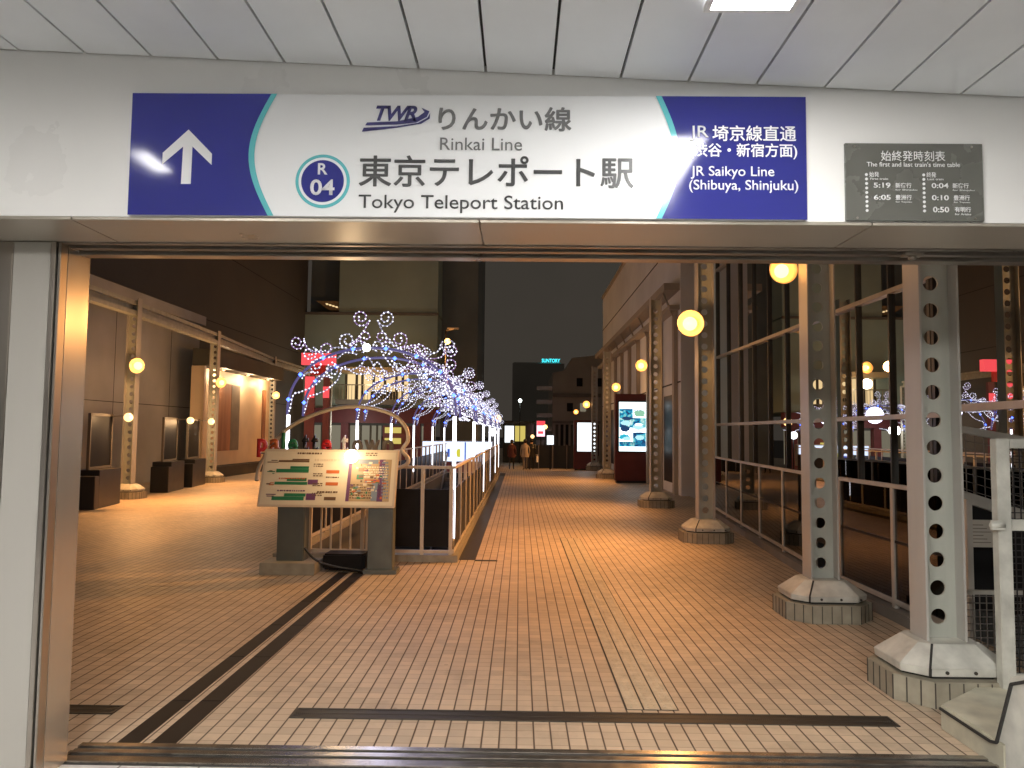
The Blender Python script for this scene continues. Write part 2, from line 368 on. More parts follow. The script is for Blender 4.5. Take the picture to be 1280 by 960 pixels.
grate(-3.3, -2.42, 4.66, 4.80, 'short slotted drain at the foot of the left door jamb')
grate(-0.58, -0.28, 10.3, 10.37, 'tiny slotted drain beside the stairwell kerb')
bm = bmesh.new(); box(bm, -0.80, -0.585, 10.38, 33.0, -0.02, 0.004)
tag(obj('floor_strip', bm, m_grate), 'long grey gutter strip running along the stairwell kerb', 'floor strip', 'dark strips in the paving')
# tactile strip
bm = bmesh.new()
for i in range(3):
    x = 0.683+i*0.107
    for k in range(74):
        y = 4.86+k*0.105
        box(bm, x+0.002, x+0.097, y, y+0.1, 0.0, 0.006)
for i in range(3):
    x = 0.683+i*0.107
    for k in range(40):
        y = 4.86+k*0.105
        for a in (0.03, 0.07):
            for b in (0.03, 0.07):
                frustum(bm, [(x+a+0.013*c, y+b+0.013*s) for c, s in ((1,0),(.5,.87),(-.5,.87),(-1,0),(-.5,-.87),(.5,-.87))], 0.005,
                        [(x+a+0.006*c, y+b+0.006*s) for c, s in ((1,0),(.5,.87),(-.5,.87),(-1,0),(-.5,-.87),(.5,-.87))], 0.010)
struct('tactile_path', bm, mat('tactile tile', (0.50, 0.42, 0.30), 0.45, 0, 0.2, 9, 0.1), 'strip of raised dot tactile tiles running away down the walkway', 'path')

bm = bmesh.new(); quad(bm, ((0.672,4.85,0.003),(1.004,4.85,0.003),(1.004,12.63,0.003),(0.672,12.63,0.003)))
struct('tactile_bed', bm, m_joint, 'dark mortar bed under the raised dot tiles', 'path')
bm = bmesh.new(); quad(bm, ((-16,-3,0.004),(9,-3,0.004),(9,3.96,0.004),(-16,3.96,0.004)))
struct('station_floor', bm, tiles('pale station floor', (0.60, 0.60, 0.58), 0.4, 0.4, 0.02, 0.02, (0.2, 0.2, 0.2), 0.35), 'pale grey floor inside the station', 'floor')

# ------------------------------------------------------------------ station front: ceiling, header, jamb, track
def cz(x, y=3.35): return 3.325-0.0425*(x+0.15)
bm = bmesh.new(); step = 0.3035
x = -1.989-step*9
while x < 4.6:
    a, b = x+0.006, x+step-0.006
    for s in (0,):
        quad(bm, ((a,-2.5,cz(a)),(b,-2.5,cz(b)),(b,3.343,cz(b)),(a,3.343,cz(a))), 0)
        quad(bm, ((a,-2.5,cz(a)),(a,3.343,cz(a)),(a,3.343,cz(a)+0.03),(a,-2.5,cz(a)+0.03)), 0)
        quad(bm, ((b,-2.5,cz(b)),(b,3.343,cz(b)),(b,3.343,cz(b)+0.03),(b,-2.5,cz(b)+0.03)), 0)
    x += step
quad(bm, ((-5,-2.5,cz(-5)+0.03),(5,-2.5,cz(5)+0.03),(5,3.35,cz(5)+0.03),(-5,3.35,cz(-5)+0.03)), 1)
struct('ceiling', bm, [m_ceil, m_gap], 'pale ceiling of long planks with dark joints', 'ceiling')

hd = thing('header_wall', 'white painted wall above the doorway with bronze grey soffit', 'wall', (0, 3.35, 2.64))
bm = bmesh.new(); box(bm, -5, 5, 0, 0.62, 0.012, 1.0); obj('wall_face', bm, m_white, hd)
bm = bmesh.new()
for a, b in ((-5, -2.02), (-2.014, -0.19), (-0.184, 1.55), (1.556, 5)): box(bm, a, b, -0.004, 0.40, -0.004, 0.010)
obj('soffit_panel', bm, m_soffit, hd, 0.002)
bm = bmesh.new(); box(bm, -5, 5, 0.405, 0.43, -0.012, 0.008); box(bm, -5, 5, 0.475, 0.52, -0.020, 0.008); box(bm, -5, 5, 0.55, 0.63, -0.035, 0.008)
obj('door_track', bm, m_steel, hd, 0.002)
bm = bmesh.new(); box(bm, -5, 5, 0.43, 0.475, 0.004, 0.009); box(bm, -5, 5, 0.52, 0.55, 0.004, 0.009); obj('track_gap', bm, m_gap, hd)
bm = bmesh.new(); box(bm, 1.92, 2.02, 0.44, 0.50, -0.03, 0.0); tube(bm, [(1.97,0.47,-0.03),(1.97,0.47,-0.045)], 0.02, 12); obj('door_sensor', bm, m_steel, hd, 0.004)
bm = bmesh.new(); box(bm, -5, 5, -0.02, 0.0, 0.88, 1.0)
obj('top_trim', bm, m_white, hd, 0.004) if False else bm.free()

jb = thing('door_jamb', 'tall grey metal jamb at the left side of the doorway', 'door jamb', (-2.3, 3.74, 0))
bm = bmesh.new(); box(bm, -0.235, -0.045, 0, 0.06, 0, 2.63); obj('face_panel', bm, m_panelgrey, jb, 0.003)
bm = bmesh.new(); box(bm, -0.32, -0.245, 0.01, 0.06, 0, 2.63); obj('edge_trim', bm, m_steel, jb, 0.003)
bm = bmesh.new(); box(bm, -0.245, -0.04, 0.02, 0.055, 0, 2.63); obj('dark_gap', bm, m_gap, jb)
bm = bmesh.new(); box(bm, -0.040, -0.016, -0.012, 0.06, 0, 2.63); box(bm, -0.010, 0.003, 0.0, 0.06, 0, 2.63); obj('door_edge', bm, m_steel, jb, 0.002)
bm = bmesh.new(); box(bm, -0.20, 0.0, 0.066, 0.27, 0, 2.63); obj('reveal_panel', bm, mat('reflective reveal', (0.45, 0.415, 0.35), 0.22, 0.6, 0.08, 3, streak=True), jb, 0.004)
bm = bmesh.new(); box(bm, -2.0, -0.33, 0.03, 0.24, 0, 2.63)
for k in range(9): box(bm, -2.0, -0.335, 0.018, 0.0295, 0.2+k*0.27, 0.42+k*0.27)
obj('side_wall', bm, m_concrete, jb)

tr = thing('door_sill', 'polished metal sliding door track on the floor at the threshold', 'door track', (0, 4.0, 0))
bm = bmesh.new()
for y0, y1, h in ((-0.02, 0.055, 0.014), (0.075, 0.10, 0.020), (0.115, 0.145, 0.012), (0.165, 0.215, 0.016)): box(bm, -2.34, 4.6, y0, y1, -0.01, h)
obj('rail', bm, m_track, tr, 0.003)
bm = bmesh.new(); box(bm, -2.34, 4.6, -0.03, 0.22, -0.02, 0.004); obj('groove', bm, m_gap, tr)

# ceiling lamps (one shows, one is reflected in the sign; the rear three are added, unseen)
def ceil_lamp(x, y0, y1, w, lb, m=None):
    t = thing('ceiling_light', lb, 'ceiling light', (x, (y0+y1)/2, cz(x)), 0, 'ceiling lights of the station hall')
    bm = bmesh.new(); h = (y1-y0)/2
    box(bm, -w/2-0.02, -w/2, -h-0.02, h+0.02, -0.022, -0.002); box(bm, w/2, w/2+0.02, -h-0.02, h+0.02, -0.022, -0.002)
    box(bm, -w/2, w/2, -h-0.02, -h, -0.022, -0.002); box(bm, -w/2, w/2, h, h+0.02, -0.022, -0.002)
    obj('frame', bm, m_white, t)
    bm = bmesh.new(); box(bm, -w/2, w/2, -h, h, -0.016, -0.004); obj('diffuser', bm, m or e_ceil_added, t)
ceil_lamp(0.83, 1.5, 2.72, 0.29, 'bright white rectangular ceiling light above the right part of the sign', e_ceil2)
ceil_lamp(-2.36, 1.72, 2.08, 0.12, 'slim white ceiling light reflected in the left end of the sign', e_ceil2)
for X_, Y_ in ((-2.6, -1.2), (-0.7, -1.2), (1.4, -1.2)): ceil_lamp(X_, Y_-0.6, Y_+0.6, 0.29, 'added white ceiling light, unseen behind the viewer, %s of three' % {-2.6: 'left', -0.7: 'middle', 1.4: 'right'}[X_])  # added out of view to brighten the wall and ceiling

# ------------------------------------------------------------------ the station sign
def sx(px): return -1.751+(px-170)*0.003608
def sz(px, py): return 3.207-(py-120-(px-170)*0.0060)*0.003664
SG = thing('station_sign', 'large blue and white station name sign above the doorway', 'sign', (0, 3.35, 0))
YF = -0.030      # front face of the panel, in the sign's space
bm = bmesh.new(); box(bm, -1.751, 1.258, -0.028, -0.002, 2.652, 3.207); obj('sign_panel', bm, m_signw, SG, 0.002)
ZB, ZT = 2.652, 3.207
# curved colour fields
xl = [(sx(347-26*math.sin(math.pi*i/20)), ZT-(ZT-ZB)*i/20) for i in range(21)]
xr = [(sx(823+22*math.sin(math.pi*i/20)), ZT-(ZT-ZB)*i/20) for i in range(21)]
bm = bmesh.new(); prism(bm, [(-1.7505, ZT)]+[(x-0.012, z) for x, z in xl]+[(-1.7505, ZB)], -0.0305, -0.029, 'y')
obj('blue_field', bm, m_blue, SG)
bm = bmesh.new(); prism(bm, [(1.2575, ZB)]+[(x+0.012, z) for x, z in xr[::-1]]+[(1.2575, ZT)], -0.0305, -0.029, 'y')
obj('blue_field', bm, m_blue, SG)
for side, cc, s in (('l', xl, -1), ('r', xr, 1)):
    bm = bmesh.new()
    for (x0, z0), (x1, z1) in zip(cc, cc[1:]):
        quad(bm, ((x0-0.013, -0.0315, z0), (x0+0.013, -0.0315, z0), (x1+0.013, -0.0315, z1), (x1-0.013, -0.0315, z1)))
    obj('teal_band', bm, m_teal, SG)
# arrow
def spt(px, py): return (sx(px), sz(px, py))
bm = bmesh.new()
prism(bm, [spt(*p) for p in ((242,166),(272,196),(272,210),(247.5,187),(247,233.5),(235,233.5),(236,187),(211,209),(211,195))], -0.0325, -0.031, 'y')
obj('arrow', bm, m_letw, SG)
# line number roundel
def disc(r0, r1, y0, y1, m, nm):
    bm = bmesh.new(); cx, czz = spt(410, 230)
    n = 48
    o_ = [(cx+r1*math.cos(2*math.pi*i/n), czz+r1*math.sin(2*math.pi*i/n)) for i in range(n)]
    prism(bm, o_, y0, y1, 'y'); obj(nm, bm, m, SG)
disc(0, 0.121, -0.0318, -0.0295, m_teal, 'roundel_ring')
disc(0, 0.107, -0.0328, -0.0320, m_signw, 'roundel_ring')
disc(0, 0.095, -0.0338, -0.0330, m_blue, 'roundel_disc')
def stext(s, px0, px1, py0, py1, m, bold=0.0, y=-0.0305, shear=0.0, spacing=1.0, fat=0.0):
    pm = (px0+px1)/2
    me = text_mesh(s, sx(px0), sx(px1), sz(pm, py1), sz(pm, py0), y, bold, 0.0012, shear, spacing, fat)
    return obj('lettering', me, m, SG)
stext('R', 404, 416, 208, 222, m_letw, 0.02, -0.0342)
stext('04', 395, 425, 228, 247.5, m_letw, 0.02, -0.0342)
stext('りんかい線', 552, 715, 138, 167, m_midgrey, 0.0, -0.0315, fat=0.0026)
stext('Rinkai Line', 554, 655, 176, 191.5, m_midgrey, 0.0)
stext('東京テレポート駅', 455, 792, 199, 237, m_char, 0.0, -0.0315, fat=0.0022)
stext('Tokyo Teleport Station', 455, 706, 247, 269, m_char, 0.002)
stext('JR', 861, 884, 161, 180, m_letw, 0.004, -0.032)
stext('埼京線直通', 889, 991, 161, 180, m_letw, 0.0, -0.033, fat=0.0010)
stext('(渋谷・新宿方面)', 861, 992, 183, 202, m_letw, 0.0, -0.033, fat=0.0010)
stext('JR Saikyo Line', 862, 964, 211, 227, m_letw, 0.006, -0.032)
stext('(Shibuya, Shinjuku)', 860, 993, 228, 244, m_letw, 0.006, -0.032)
stext('TWR', 474, 525, 136, 155, m_navy, 0.03, -0.0305, 0.32, 0.86)
bm = bmesh.new()
def sweep(pts, m=None):
    prism(bm, [spt(*p) for p in pts], -0.0317, -0.0305, 'y')
sweep(((463,157),(500,155.5),(526,150),(534,144),(530,138.5),(540,143),(537,150),(524,157),(500,159.5),(461,160.5)))
sweep(((459,163.5),(500,161.5),(526,157.5),(538,151),(541,145),(540.5,152),(530,158.5),(500,163.5),(457,168.5)))
obj('emblem_swoosh', bm, m_navy, SG)
# timetable plate
TT = thing('timetable_plate', 'small grey first and last train timetable plate right of the big sign', 'timetable', (0, 3.35, 0))
bm = bmesh.new(); box(bm, 1.434, 2.040, -0.016, -0.002, 2.655, 3.004); obj('plate', bm, m_plate, TT, 0.001)
def tx(px): return 1.436+(px-1055)*0.003545
def tz(py): return 3.003-(py-181)*0.00362
def ttext(s, a, b, c, d, bold=0.004, m=None): obj('lettering', text_mesh(s, tx(a), tx(b), tz(d), tz(c), -0.0165, bold, 0.001), m or m_letw, TT)
ttext('始終発時刻表', 1099, 1179, 190, 203)
ttext("The first and last train's time table", 1081, 1197, 204, 210, 0.008)
ttext('始発', 1084, 1096, 216.5, 223); ttext('終発', 1155, 1167, 216.5, 223)
ttext('First train', 1085, 1107, 224, 226.5); ttext('Last train', 1156, 1176, 224, 226.5)
for s, a, b, c, d in (('5:19',1089,1110,230,236.5),('6:05',1089,1110,245,251.5),('0:04',1161,1182,230,236.5),('0:10',1161,1182,245,251.5),('0:50',1162,1182,259.5,266.5)):
    ttext(s, a, b, c, d, 0.02)
for s, s2, a, c in (('新宿行','for Shinjuku',1116,230),('豊洲行','for Toyosu',1116,245),('新宿行','for Shinjuku',1187,230),('豊洲行','for Toyosu',1188,245),('有明行','for Ariake',1189,259.5)):
    ttext(s, a, a+20, c, c+6.5, 0.012); ttext(s2, a, a+(27 if 'Shin' in s2 else 20), c+7.8, c+10.3, 0.006)
bm = bmesh.new()
for px in (1080.3, 1151.5):
    for k in range(9):
        X0 = tx(px); Z0 = tz(220+k*5.6)
        prism(bm, arc(X0, Z0, 0.0065, 0, 330, 11), -0.0175, -0.0162, 'y')
obj('dot_row', bm, m_letw, TT)
for px, py in ((1066,185),(1212,185),(1068,274),(1214,274)):
    bm = bmesh.new(); prism(bm, arc(tx(px), tz(py), 0.005, 0, 330, 11), -0.019, -0.0162, 'y'); obj('screw', bm, m_steel, TT)

# ------------------------------------------------------------------ perforated columns
def octagon(w, d, c):
    a, b = w/2, d/2
    return [(-a+c,-b),(a-c,-b),(a,-b+c),(a,b-c),(a-c,b),(-a+c,b),(-a,b-c),(-a,-b+c)]
def perforated(bm, w, z0, z1, r, pitch, t):
    """web in the XZ plane with a row of round holes"""
    n = 20; zc = z0+pitch/2; cells = int((z1-z0)/pitch)
    def cell(za, zb, hole):
        zm = (za+zb)/2
        if not hole:
            box(bm, -w/2, w/2, -t/2, t/2, za, zb); return
        outer = []; inner = []
        for i in range(n):
            a = 2*math.pi*i/n; c, s = math.cos(a), math.sin(a)
            k = min(w/2/abs(c) if abs(c) > 1e-6 else 9e9, (zb-za)/2/abs(s) if abs(s) > 1e-6 else 9e9)
            outer.append((c*k, zm+s*k)); inner.append((c*r, zm+s*r))
        # exact corners
        vs = {}
        for y in (-t/2, t/2):
            vs[y] = ([bm.verts.new((x, y, z)) for x, z in outer], [bm.verts.new((x, y, z)) for x, z in inner])
        for y in (-t/2, t/2):
            o_, i_ = vs[y]
            for k in range(n): bm.faces.new((o_[k], o_[(k+1)%n], i_[(k+1)%n], i_[k]))
            for cx_, cz_ in ((1,1),(-1,1),(-1,-1),(1,-1)):
                # the corner between the two outer points that straddle it
                ca = math.atan2(cz_*(zb-za)/2, cx_*w/2) % (2*math.pi); k = int(ca/(2*math.pi)*n)
                if abs(ca/(2*math.pi)*n-round(ca/(2*math.pi)*n)) < 1e-3: continue
                bm.faces.new((o_[k], bm.verts.new((cx_*w/2, y, zm+cz_*(zb-za)/2)), o_[(k+1)%n]))
        for k in range(n): bm.faces.new((vs[-t/2][1][k], vs[-t/2][1][(k+1)%n], vs[t/2][1][(k+1)%n], vs[t/2][1][k]))
    for i in range(cells): cell(z0+i*pitch, z0+(i+1)*pitch, True)
    if z0+cells*pitch < z1-0.01: cell(z0+cells*pitch, z1, False)
def make_column(W_=0.27, D_=0.22, H=5.0):
    t = thing('perforated_column', 'x', 'column')
    bm = bmesh.new()
    frustum(bm, octagon(0.80, 0.72, 0.18), 0, octagon(0.80, 0.72, 0.18), 0.165); obj('tiled_plinth', bm, m_plinth, t, 0.004)
    oc = octagon(0.802, 0.722, 0.18); bm = bmesh.new()
    for (xa, ya), (xb, yb) in zip(oc, oc[1:]+oc[:1]):
        L_ = math.hypot(xb-xa, yb-ya); n_ = max(2, round(L_/0.095))
        for k in range(n_):
            x_, y_ = xa+(xb-xa)*k/n_, ya+(yb-ya)*k/n_
            bar(bm, (x_, y_, 0.004), (x_, y_, 0.160), 0.006, 0.006)
    obj('tile_joints', bm, m_joint, t)
    bm = bmesh.new()
    frustum(bm, octagon(0.70, 0.62, 0.13), 0.185, octagon(0.71, 0.63, 0.13), 0.235)
    frustum(bm, octagon(0.71, 0.63, 0.13), 0.236, octagon(0.40, 0.36, 0.06), 0.355); obj('base_casting', bm, m_cast, t, 0.004)
    bm = bmesh.new(); frustum(bm, octagon(0.64, 0.56, 0.13), 0.163, octagon(0.64, 0.56, 0.13), 0.186)
    bar(bm, (-0.227, -0.315, 0.235), (-0.142, -0.182, 0.355), 0.014, 0.012); bar(bm, (-0.227, -0.313, 0.187), (-0.227, -0.317, 0.237), 0.014, 0.012); obj('shadow_joint', bm, m_gap, t)
    for x_ in (-0.12, 0.06, 0.24):
        bm = bmesh.new(); prism(bm, arc(x_, 0.212, 0.011, 0, 330, 11), -0.322, -0.312, 'y'); obj('bolt', bm, m_grate, t)
    bm = bmesh.new(); box(bm, -W_/2, -W_/2+0.016, -D_/2, D_/2, 0.355, H); obj('flange', bm, m_colf, t, 0.002)
    bm = bmesh.new(); box(bm, W_/2-0.016, W_/2, -D_/2, D_/2, 0.355, H); obj('flange', bm, m_colf, t, 0.002)
    bm = bmesh.new(); perforated(bm, W_-0.032, 0.40, H-0.05, 0.052, 0.19, 0.014); box(bm, -W_/2+0.016, W_/2-0.016, -0.007, 0.007, 0.355, 0.40); obj('perforated_web', bm, m_col, t)
    return t
col0 = make_column()
cols = [((2.85,5.30), 'nearest perforated steel column, on the right beside the mesh gate'),
        ((2.90,7.45), 'second perforated steel column from the front on the right'),
        ((3.02,12.5), 'third perforated column on the right, under the brightest orange lamp'),
        ((3.25,18.3), 'fourth perforated column on the right, just right of the big poster screen'),
        ((3.42,30.0), 'fifth perforated column on the right, left of the big poster screen'),
        ((3.62,37.0), 'sixth perforated column on the right, beside the far white screen'),
        ((-9.72,19.0), 'left side perforated column standing between the black display stands'),
        ((-10.15,25.2), 'left side perforated column at the near edge of the bright display wall'),
        ((-10.95,33.6), 'left side perforated column at the far edge of the bright display wall'),
        ((-11.0,44.0), 'farthest left perforated column in front of the back building')]
for i, ((x, y), lb) in enumerate(cols):
    o = col0 if i == 0 else copy_tree(col0)
    o.location = (x, y, 0 if y < 40 else -0.35); o['label'] = lb; o['group'] = 'perforated columns along the walkway'

# ------------------------------------------------------------------ floodlights on the columns
WARM = (1.0, 0.44, 0.13)
def make_flood(power, big=1.0, tilt=0.0):
    t = thing('floodlight', 'x', 'lamp')
    bm = bmesh.new(); bar(bm, (0.0, 0.22, 0.12), (0, 0.05, 0.10), 0.03, 0.03); bar(bm, (-0.09, 0.0, 0.09), (0.09, 0.0, 0.09), 0.02, 0.03)
    bar(bm, (-0.09, 0, 0.10), (-0.09, -0.02, 0.0), 0.012, 0.03); bar(bm, (0.09, 0, 0.10), (0.09, -0.02, 0.0), 0.012, 0.03); obj('bracket', bm, m_steel, t, 0.002)
    bm = bmesh.new(); n = 20
    prof = [(0.035, 0.10), (0.06, 0.06), (0.08, 0.0), (0.088, -0.05)]
    rings = [[bm.verts.new((r*math.cos(2*math.pi*k/n), y, r*math.sin(2*math.pi*k/n))) for k in range(n)] for r, y in prof]
    for a, b in zip(rings, rings[1:]):
        for k in range(n): bm.faces.new((a[k], a[(k+1)%n], b[(k+1)%n], b[k])).smooth = True
    bm.faces.new(rings[0]); obj('housing', bm, m_steel, t)
    bm = bmesh.new(); n = 28; rd = 0.10*big+0.035     # bowl added round the bulb, its orange stands in for the lamp's halo
    prof = [(0.03, 0.03), (rd*0.55, 0.012), (rd*0.85, -0.03), (rd, -0.085), (rd+0.008, -0.085), (rd*0.88, -0.02), (rd*0.5, 0.03), (0.03, 0.045)]
    rings = [[bm.verts.new((q*math.cos(2*math.pi*k/n), y-0.055, q*math.sin(2*math.pi*k/n))) for k in range(n)] for q, y in prof]
    for a, b in zip(rings, rings[1:]):
        for k in range(n): bm.faces.new((a[k], a[(k+1)%n], b[(k+1)%n], b[k])).smooth = True
    obj('halo_bowl', bm, m_halo_bowl, t)
    bm = bmesh.new(); ball(bm, (0, -0.075, 0), 0.058*big+0.012, 18, 0); obj('bulb', bm, e_warm, t)
    point(t, (0, -0.16-0.05*big, 0), 0.5*big*big, (1.0, 0.34, 0.06), 0.02, 'bowl_glow')  # added light that turns the bowl orange like a halo
    point(t, (-0.35 if tilt > 0 else 0.35, -0.5, 0.0), power*0.075, (1.0, 0.50, 0.18), 0.12, 'spill_glow')
    point(t, (-0.25 if tilt > 0 else 0.25, -0.22, -0.06), power*1.85, WARM, 0.10, spot=128).rotation_euler = (R(-6), R(tilt), 0)
    return t
floods = [((2.62, 7.7, 3.36), 170, 1.0, 'orange floodlight high on the second right column, below the soffit'),
          ((2.69, 12.15, 3.47), 620, 1.7, 'brightest orange floodlight, glaring in front of the third right column'),
          ((2.86, 18.1, 3.33), 420, 1.0, 'orange floodlight above the right edge of the big poster screen'),
          ((3.56, 28.4, 3.45), 420, 1.2, 'orange floodlight just above the left edge of the big poster screen'),
          ((3.48, 40.0, 3.25), 300, 1.5, 'far orange floodlight above the white screen on the right'),
          ((3.67, 50.0, 3.15), 250, 1.2, 'farthest small orange floodlight on the right, left of the others'),
          ((-9.42, 18.75, 3.27), 620, 1.5, 'orange floodlight on the nearest left perforated column'),
          ((-9.75, 24.9, 3.26), 420, 1.3, 'orange floodlight at the top left corner of the bright display wall'),
          ((-10.6, 33.2, 3.25), 300, 1.2, 'orange floodlight at the far right end of the bright display wall')]
fmesh = None
for i, (p, pw, big, lb) in enumerate(floods):
    t = make_flood(pw, big, 46 if p[0] > 0 else -36); t.location = p; t['label'] = lb; t['group'] = 'orange floodlights on the columns'

# ------------------------------------------------------------------ right side: kerb, guard rails, glass building
bm = bmesh.new()
kp = [(3.47,6.1),(3.50,9.6),(3.86,13.7),(4.15,16.6)]
for (x0,y0),(x1,y1) in zip(kp, kp[1:]):
    prism(bm, [(x0,y0),(x0+0.14,y0),(x1+0.14,y1),(x1,y1)], 0.0, 0.10, 'z')
struct('kerb', bm, m_concrete, 'low concrete kerb under the right guard rail', 'kerb')
def guard(name, pts, lb, posts_every, zt=1.24, mid=True):
    t = thing(name, lb, 'railing', (pts[0][0], pts[0][1], 0.1), 0, 'guard rails on the right side')
    o = Vector((pts[0][0], pts[0][1], 0.1))
    P3 = [Vector((x, y, 0.1))-o for x, y in pts]; up = Vector((0,0,1))
    bm = bmesh.new()
    for a, b in zip(P3, P3[1:]): bar(bm, a+up*(zt-0.1), b+up*(zt-0.1), 0.05, 0.04)
    obj('handrail', bm, m_rail, t, 0.004)
    bm = bmesh.new()
    for a, b in zip(P3, P3[1:]): bar(bm, a+up*0.06, b+up*0.06, 0.04, 0.05)
    obj('bottom_rail', bm, m_rail, t, 0.004)
    if mid:
        bm = bmesh.new()
        for a, b in zip(P3, P3[1:]): bar(bm, a+up*0.62, b+up*0.62, 0.025, 0.025)
        obj('middle_rail', bm, m_dark, t)
    bm = bmesh.new()
    for a, b in zip(P3, P3[1:]):
        s = (b-a).normalized().cross(up)*0.006
        for sg in (1,):
            v = [a+up*0.08+s, b+up*0.08+s, b+up*(zt-0.12)+s, a+up*(zt-0.12)+s, a+up*0.08-s, b+up*0.08-s, b+up*(zt-0.12)-s, a+up*(zt-0.12)-s]
            vv = [bm.verts.new(p) for p in v]
            for f in ((0,1,2,3),(7,6,5,4),(0,4,5,1),(1,5,6,2),(2,6,7,3),(3,7,4,0)): bm.faces.new([vv[i] for i in f])
    obj('infill_panel', bm, m_infill, t)
    for a, b in zip(P3, P3[1:]):
        L = (b-a).length; n = max(1, round(L/posts_every))
        for k in range(n+1):
            if k == n and b is not P3[-1]: continue
            p = a.lerp(b, k/n); bm = bmesh.new(); bar(bm, p, p+up*(zt-0.12), 0.045, 0.06); obj('post', bm, m_rail, t, 0.003)
guard('guard_rail', [(3.56,6.15),(3.56,8.55)], 'short dark panelled guard rail between the two nearest right columns', 1.2)
guard('guard_rail', [(3.57,9.35),(3.93,13.6),(4.22,16.6)], 'long dark panelled guard rail behind the second and third right columns', 1.35)

gb = thing('glass_building', 'dark glass walled building along the right side reflecting the lights', 'building', (5.5, 10.4, 0))
GY0, GY1 = -0.2, 10.8
bm = bmesh.new(); quad(bm, ((0,GY0,0),(0,GY1,0),(0,GY1,9),(0,GY0,9)))
obj('glass_wall', bm, m_glass, gb)
for k in range(11):
    y = GY0+k*(GY1-GY0)/10
    bm = bmesh.new(); w_ = 0.035 if k in (0, 4, 8, 10) else 0.018; box(bm, -0.05, 0.05, y-w_, y+w_, 0, 9); obj('mullion', bm, m_mull, gb)
for z in (2.0, 3.86, 6.3):
    bm = bmesh.new(); box(bm, -0.065, 0.045, GY0-0.5, GY1, z-0.035, z+0.035); obj('transom', bm, m_rail, gb)
for a, b in ((-0.3, 0.0), (8.7, 9.0)):
    bm = bmesh.new(); box(bm, 0.2, 8, GY0-0.3, GY1+0.2, a, b); obj('floor_slab', bm, m_concrete, gb)
bm = bmesh.new(); box(bm, 6.0, 6.2, GY0-0.2, GY1, 0, 8.7); box(bm, 0.3, 6, GY1+0.0, GY1+0.15, 0, 8.7); obj('inner_wall', bm, m_interior, gb)
for y, z, x in ((1.6, 5.0, 3.2), (4.0, 4.6, 2.6), (7.4, 4.8, 2.2), (9.4, 3.2, 2.0)):
    bm = bmesh.new(); ball(bm, (x, y, z), 0.11, 16, 0, 0.45); obj('inner_lamp', bm, e_cool if z > 4 else e_warm2, gb); point(gb, (x+0.6, y-0.5, z-0.5), 42, (0.86, 1.0, 0.80), 0.3, 'inner_glow')
bm = bmesh.new()
for k in range(5): box(bm, 3.0+0.02*k, 5.4, 3.0, 4.2, 0.3+k*0.42, 0.36+k*0.42)
box(bm, 3.0, 3.06, 3.0, 4.2, 0, 2.2); box(bm, 5.34, 5.4, 3.0, 4.2, 0, 2.2); obj('inner_shelf', bm, m_interior, gb)
bm = bmesh.new(); box(bm, 3.2, 5.2, 8.6, 8.66, 1.2, 2.6); obj('lit_shop_panel', bm, e_shopdim, gb)

# front glass bay nearest the doorway (continues the glass to the right frame edge)
fb = thing('glass_screen', 'dark tall glass screen behind the nearest column at the right edge', 'glass wall', (5.5, 5.6, 0))
bm = bmesh.new(); quad(bm, ((0,0,0.9),(0,4.5,0.9),(0,4.5,9),(0,0,9))); obj('pane', bm, m_glass, fb)
for y in (2.2, 4.5):
    bm = bmesh.new(); box(bm, -0.05, 0.05, y-0.03, y+0.04, 0.0, 9); obj('mullion', bm, m_black, fb)
bm = bmesh.new(); box(bm, -0.06, 0.05, 0, 4.4, 2.03, 2.12); obj('transom', bm, m_rail, fb)
bm = bmesh.new(); box(bm, 4.0, 4.2, 0, 4.5, 0.9, 9); obj('back_wall', bm, m_interior, fb)

# escalator guard and notice right of the near column
eg = thing('escalator_guard', 'sloping mesh sided escalator guard going down behind the nearest column', 'railing', (3.62, 6.4, 0))
bm = bmesh.new(); bar(bm, (0,0,1.78), (2.0,0.0,1.45), 0.06, 0.06); obj('handrail', bm, m_rail, eg, 0.006)
bm = bmesh.new(); bar(bm, (-0.05,0,1.25), (2.0,0.0,0.62), 0.07, 0.09); obj('lower_rail', bm, m_rail, eg, 0.006)
bm = bmesh.new()
for k in range(26): bar(bm, (0.02+k*0.076, 0.02, 1.76-k*0.0125), (0.02+k*0.076, 0.02, 1.24-k*0.0235), 0.006)
for k in range(1, 8): bar(bm, (0, 0.02, 1.76-k*0.065), (2.0, 0.02, 1.45-k*0.105), 0.006)
obj('wire_mesh', bm, m_wire, eg)
bm = bmesh.new(); prism(bm, [(0.0,0.30),(2.0,0.10),(2.0,0.56),(-0.02,1.19)], 0.03, 0.08, 'y'); obj('side_panel', bm, m_dark, eg)
nt_ = thing('notice_board', 'small cream notice plate with lines of text behind the nearest column', 'notice', (3.63, 6.3, 0.8))
bm = bmesh.new(); box(bm, -0.02, 0.22, 0, 0.01, 0.02, 0.24); obj('plate', bm, mat('cream notice', (0.55, 0.50, 0.42), 0.5, 0, 0.08, 8), nt_, 0.002)
bm = bmesh.new()
for k in range(6): box(bm, 0.0, 0.2-0.03*(k%3), -0.002, -0.0005, 0.055+k*0.028, 0.063+k*0.028)
obj('text_lines', bm, mat('notice print', (0.25, 0.22, 0.18), 0.6, 0, 0), nt_)
mf = thing('mesh_fence', 'low wire mesh fence between the nearest column and the gate', 'fence', (3.3, 5.75, 0))
bm = bmesh.new()
for k in range(15): bar(bm, (k*0.05, 0, 0.02), (k*0.05, 0, 0.55), 0.006)
for k in range(11): bar(bm, (0, 0.004, 0.04+k*0.05), (0.72, 0.004, 0.04+k*0.05), 0.006)
obj('wire_mesh', bm, m_wire, mf)
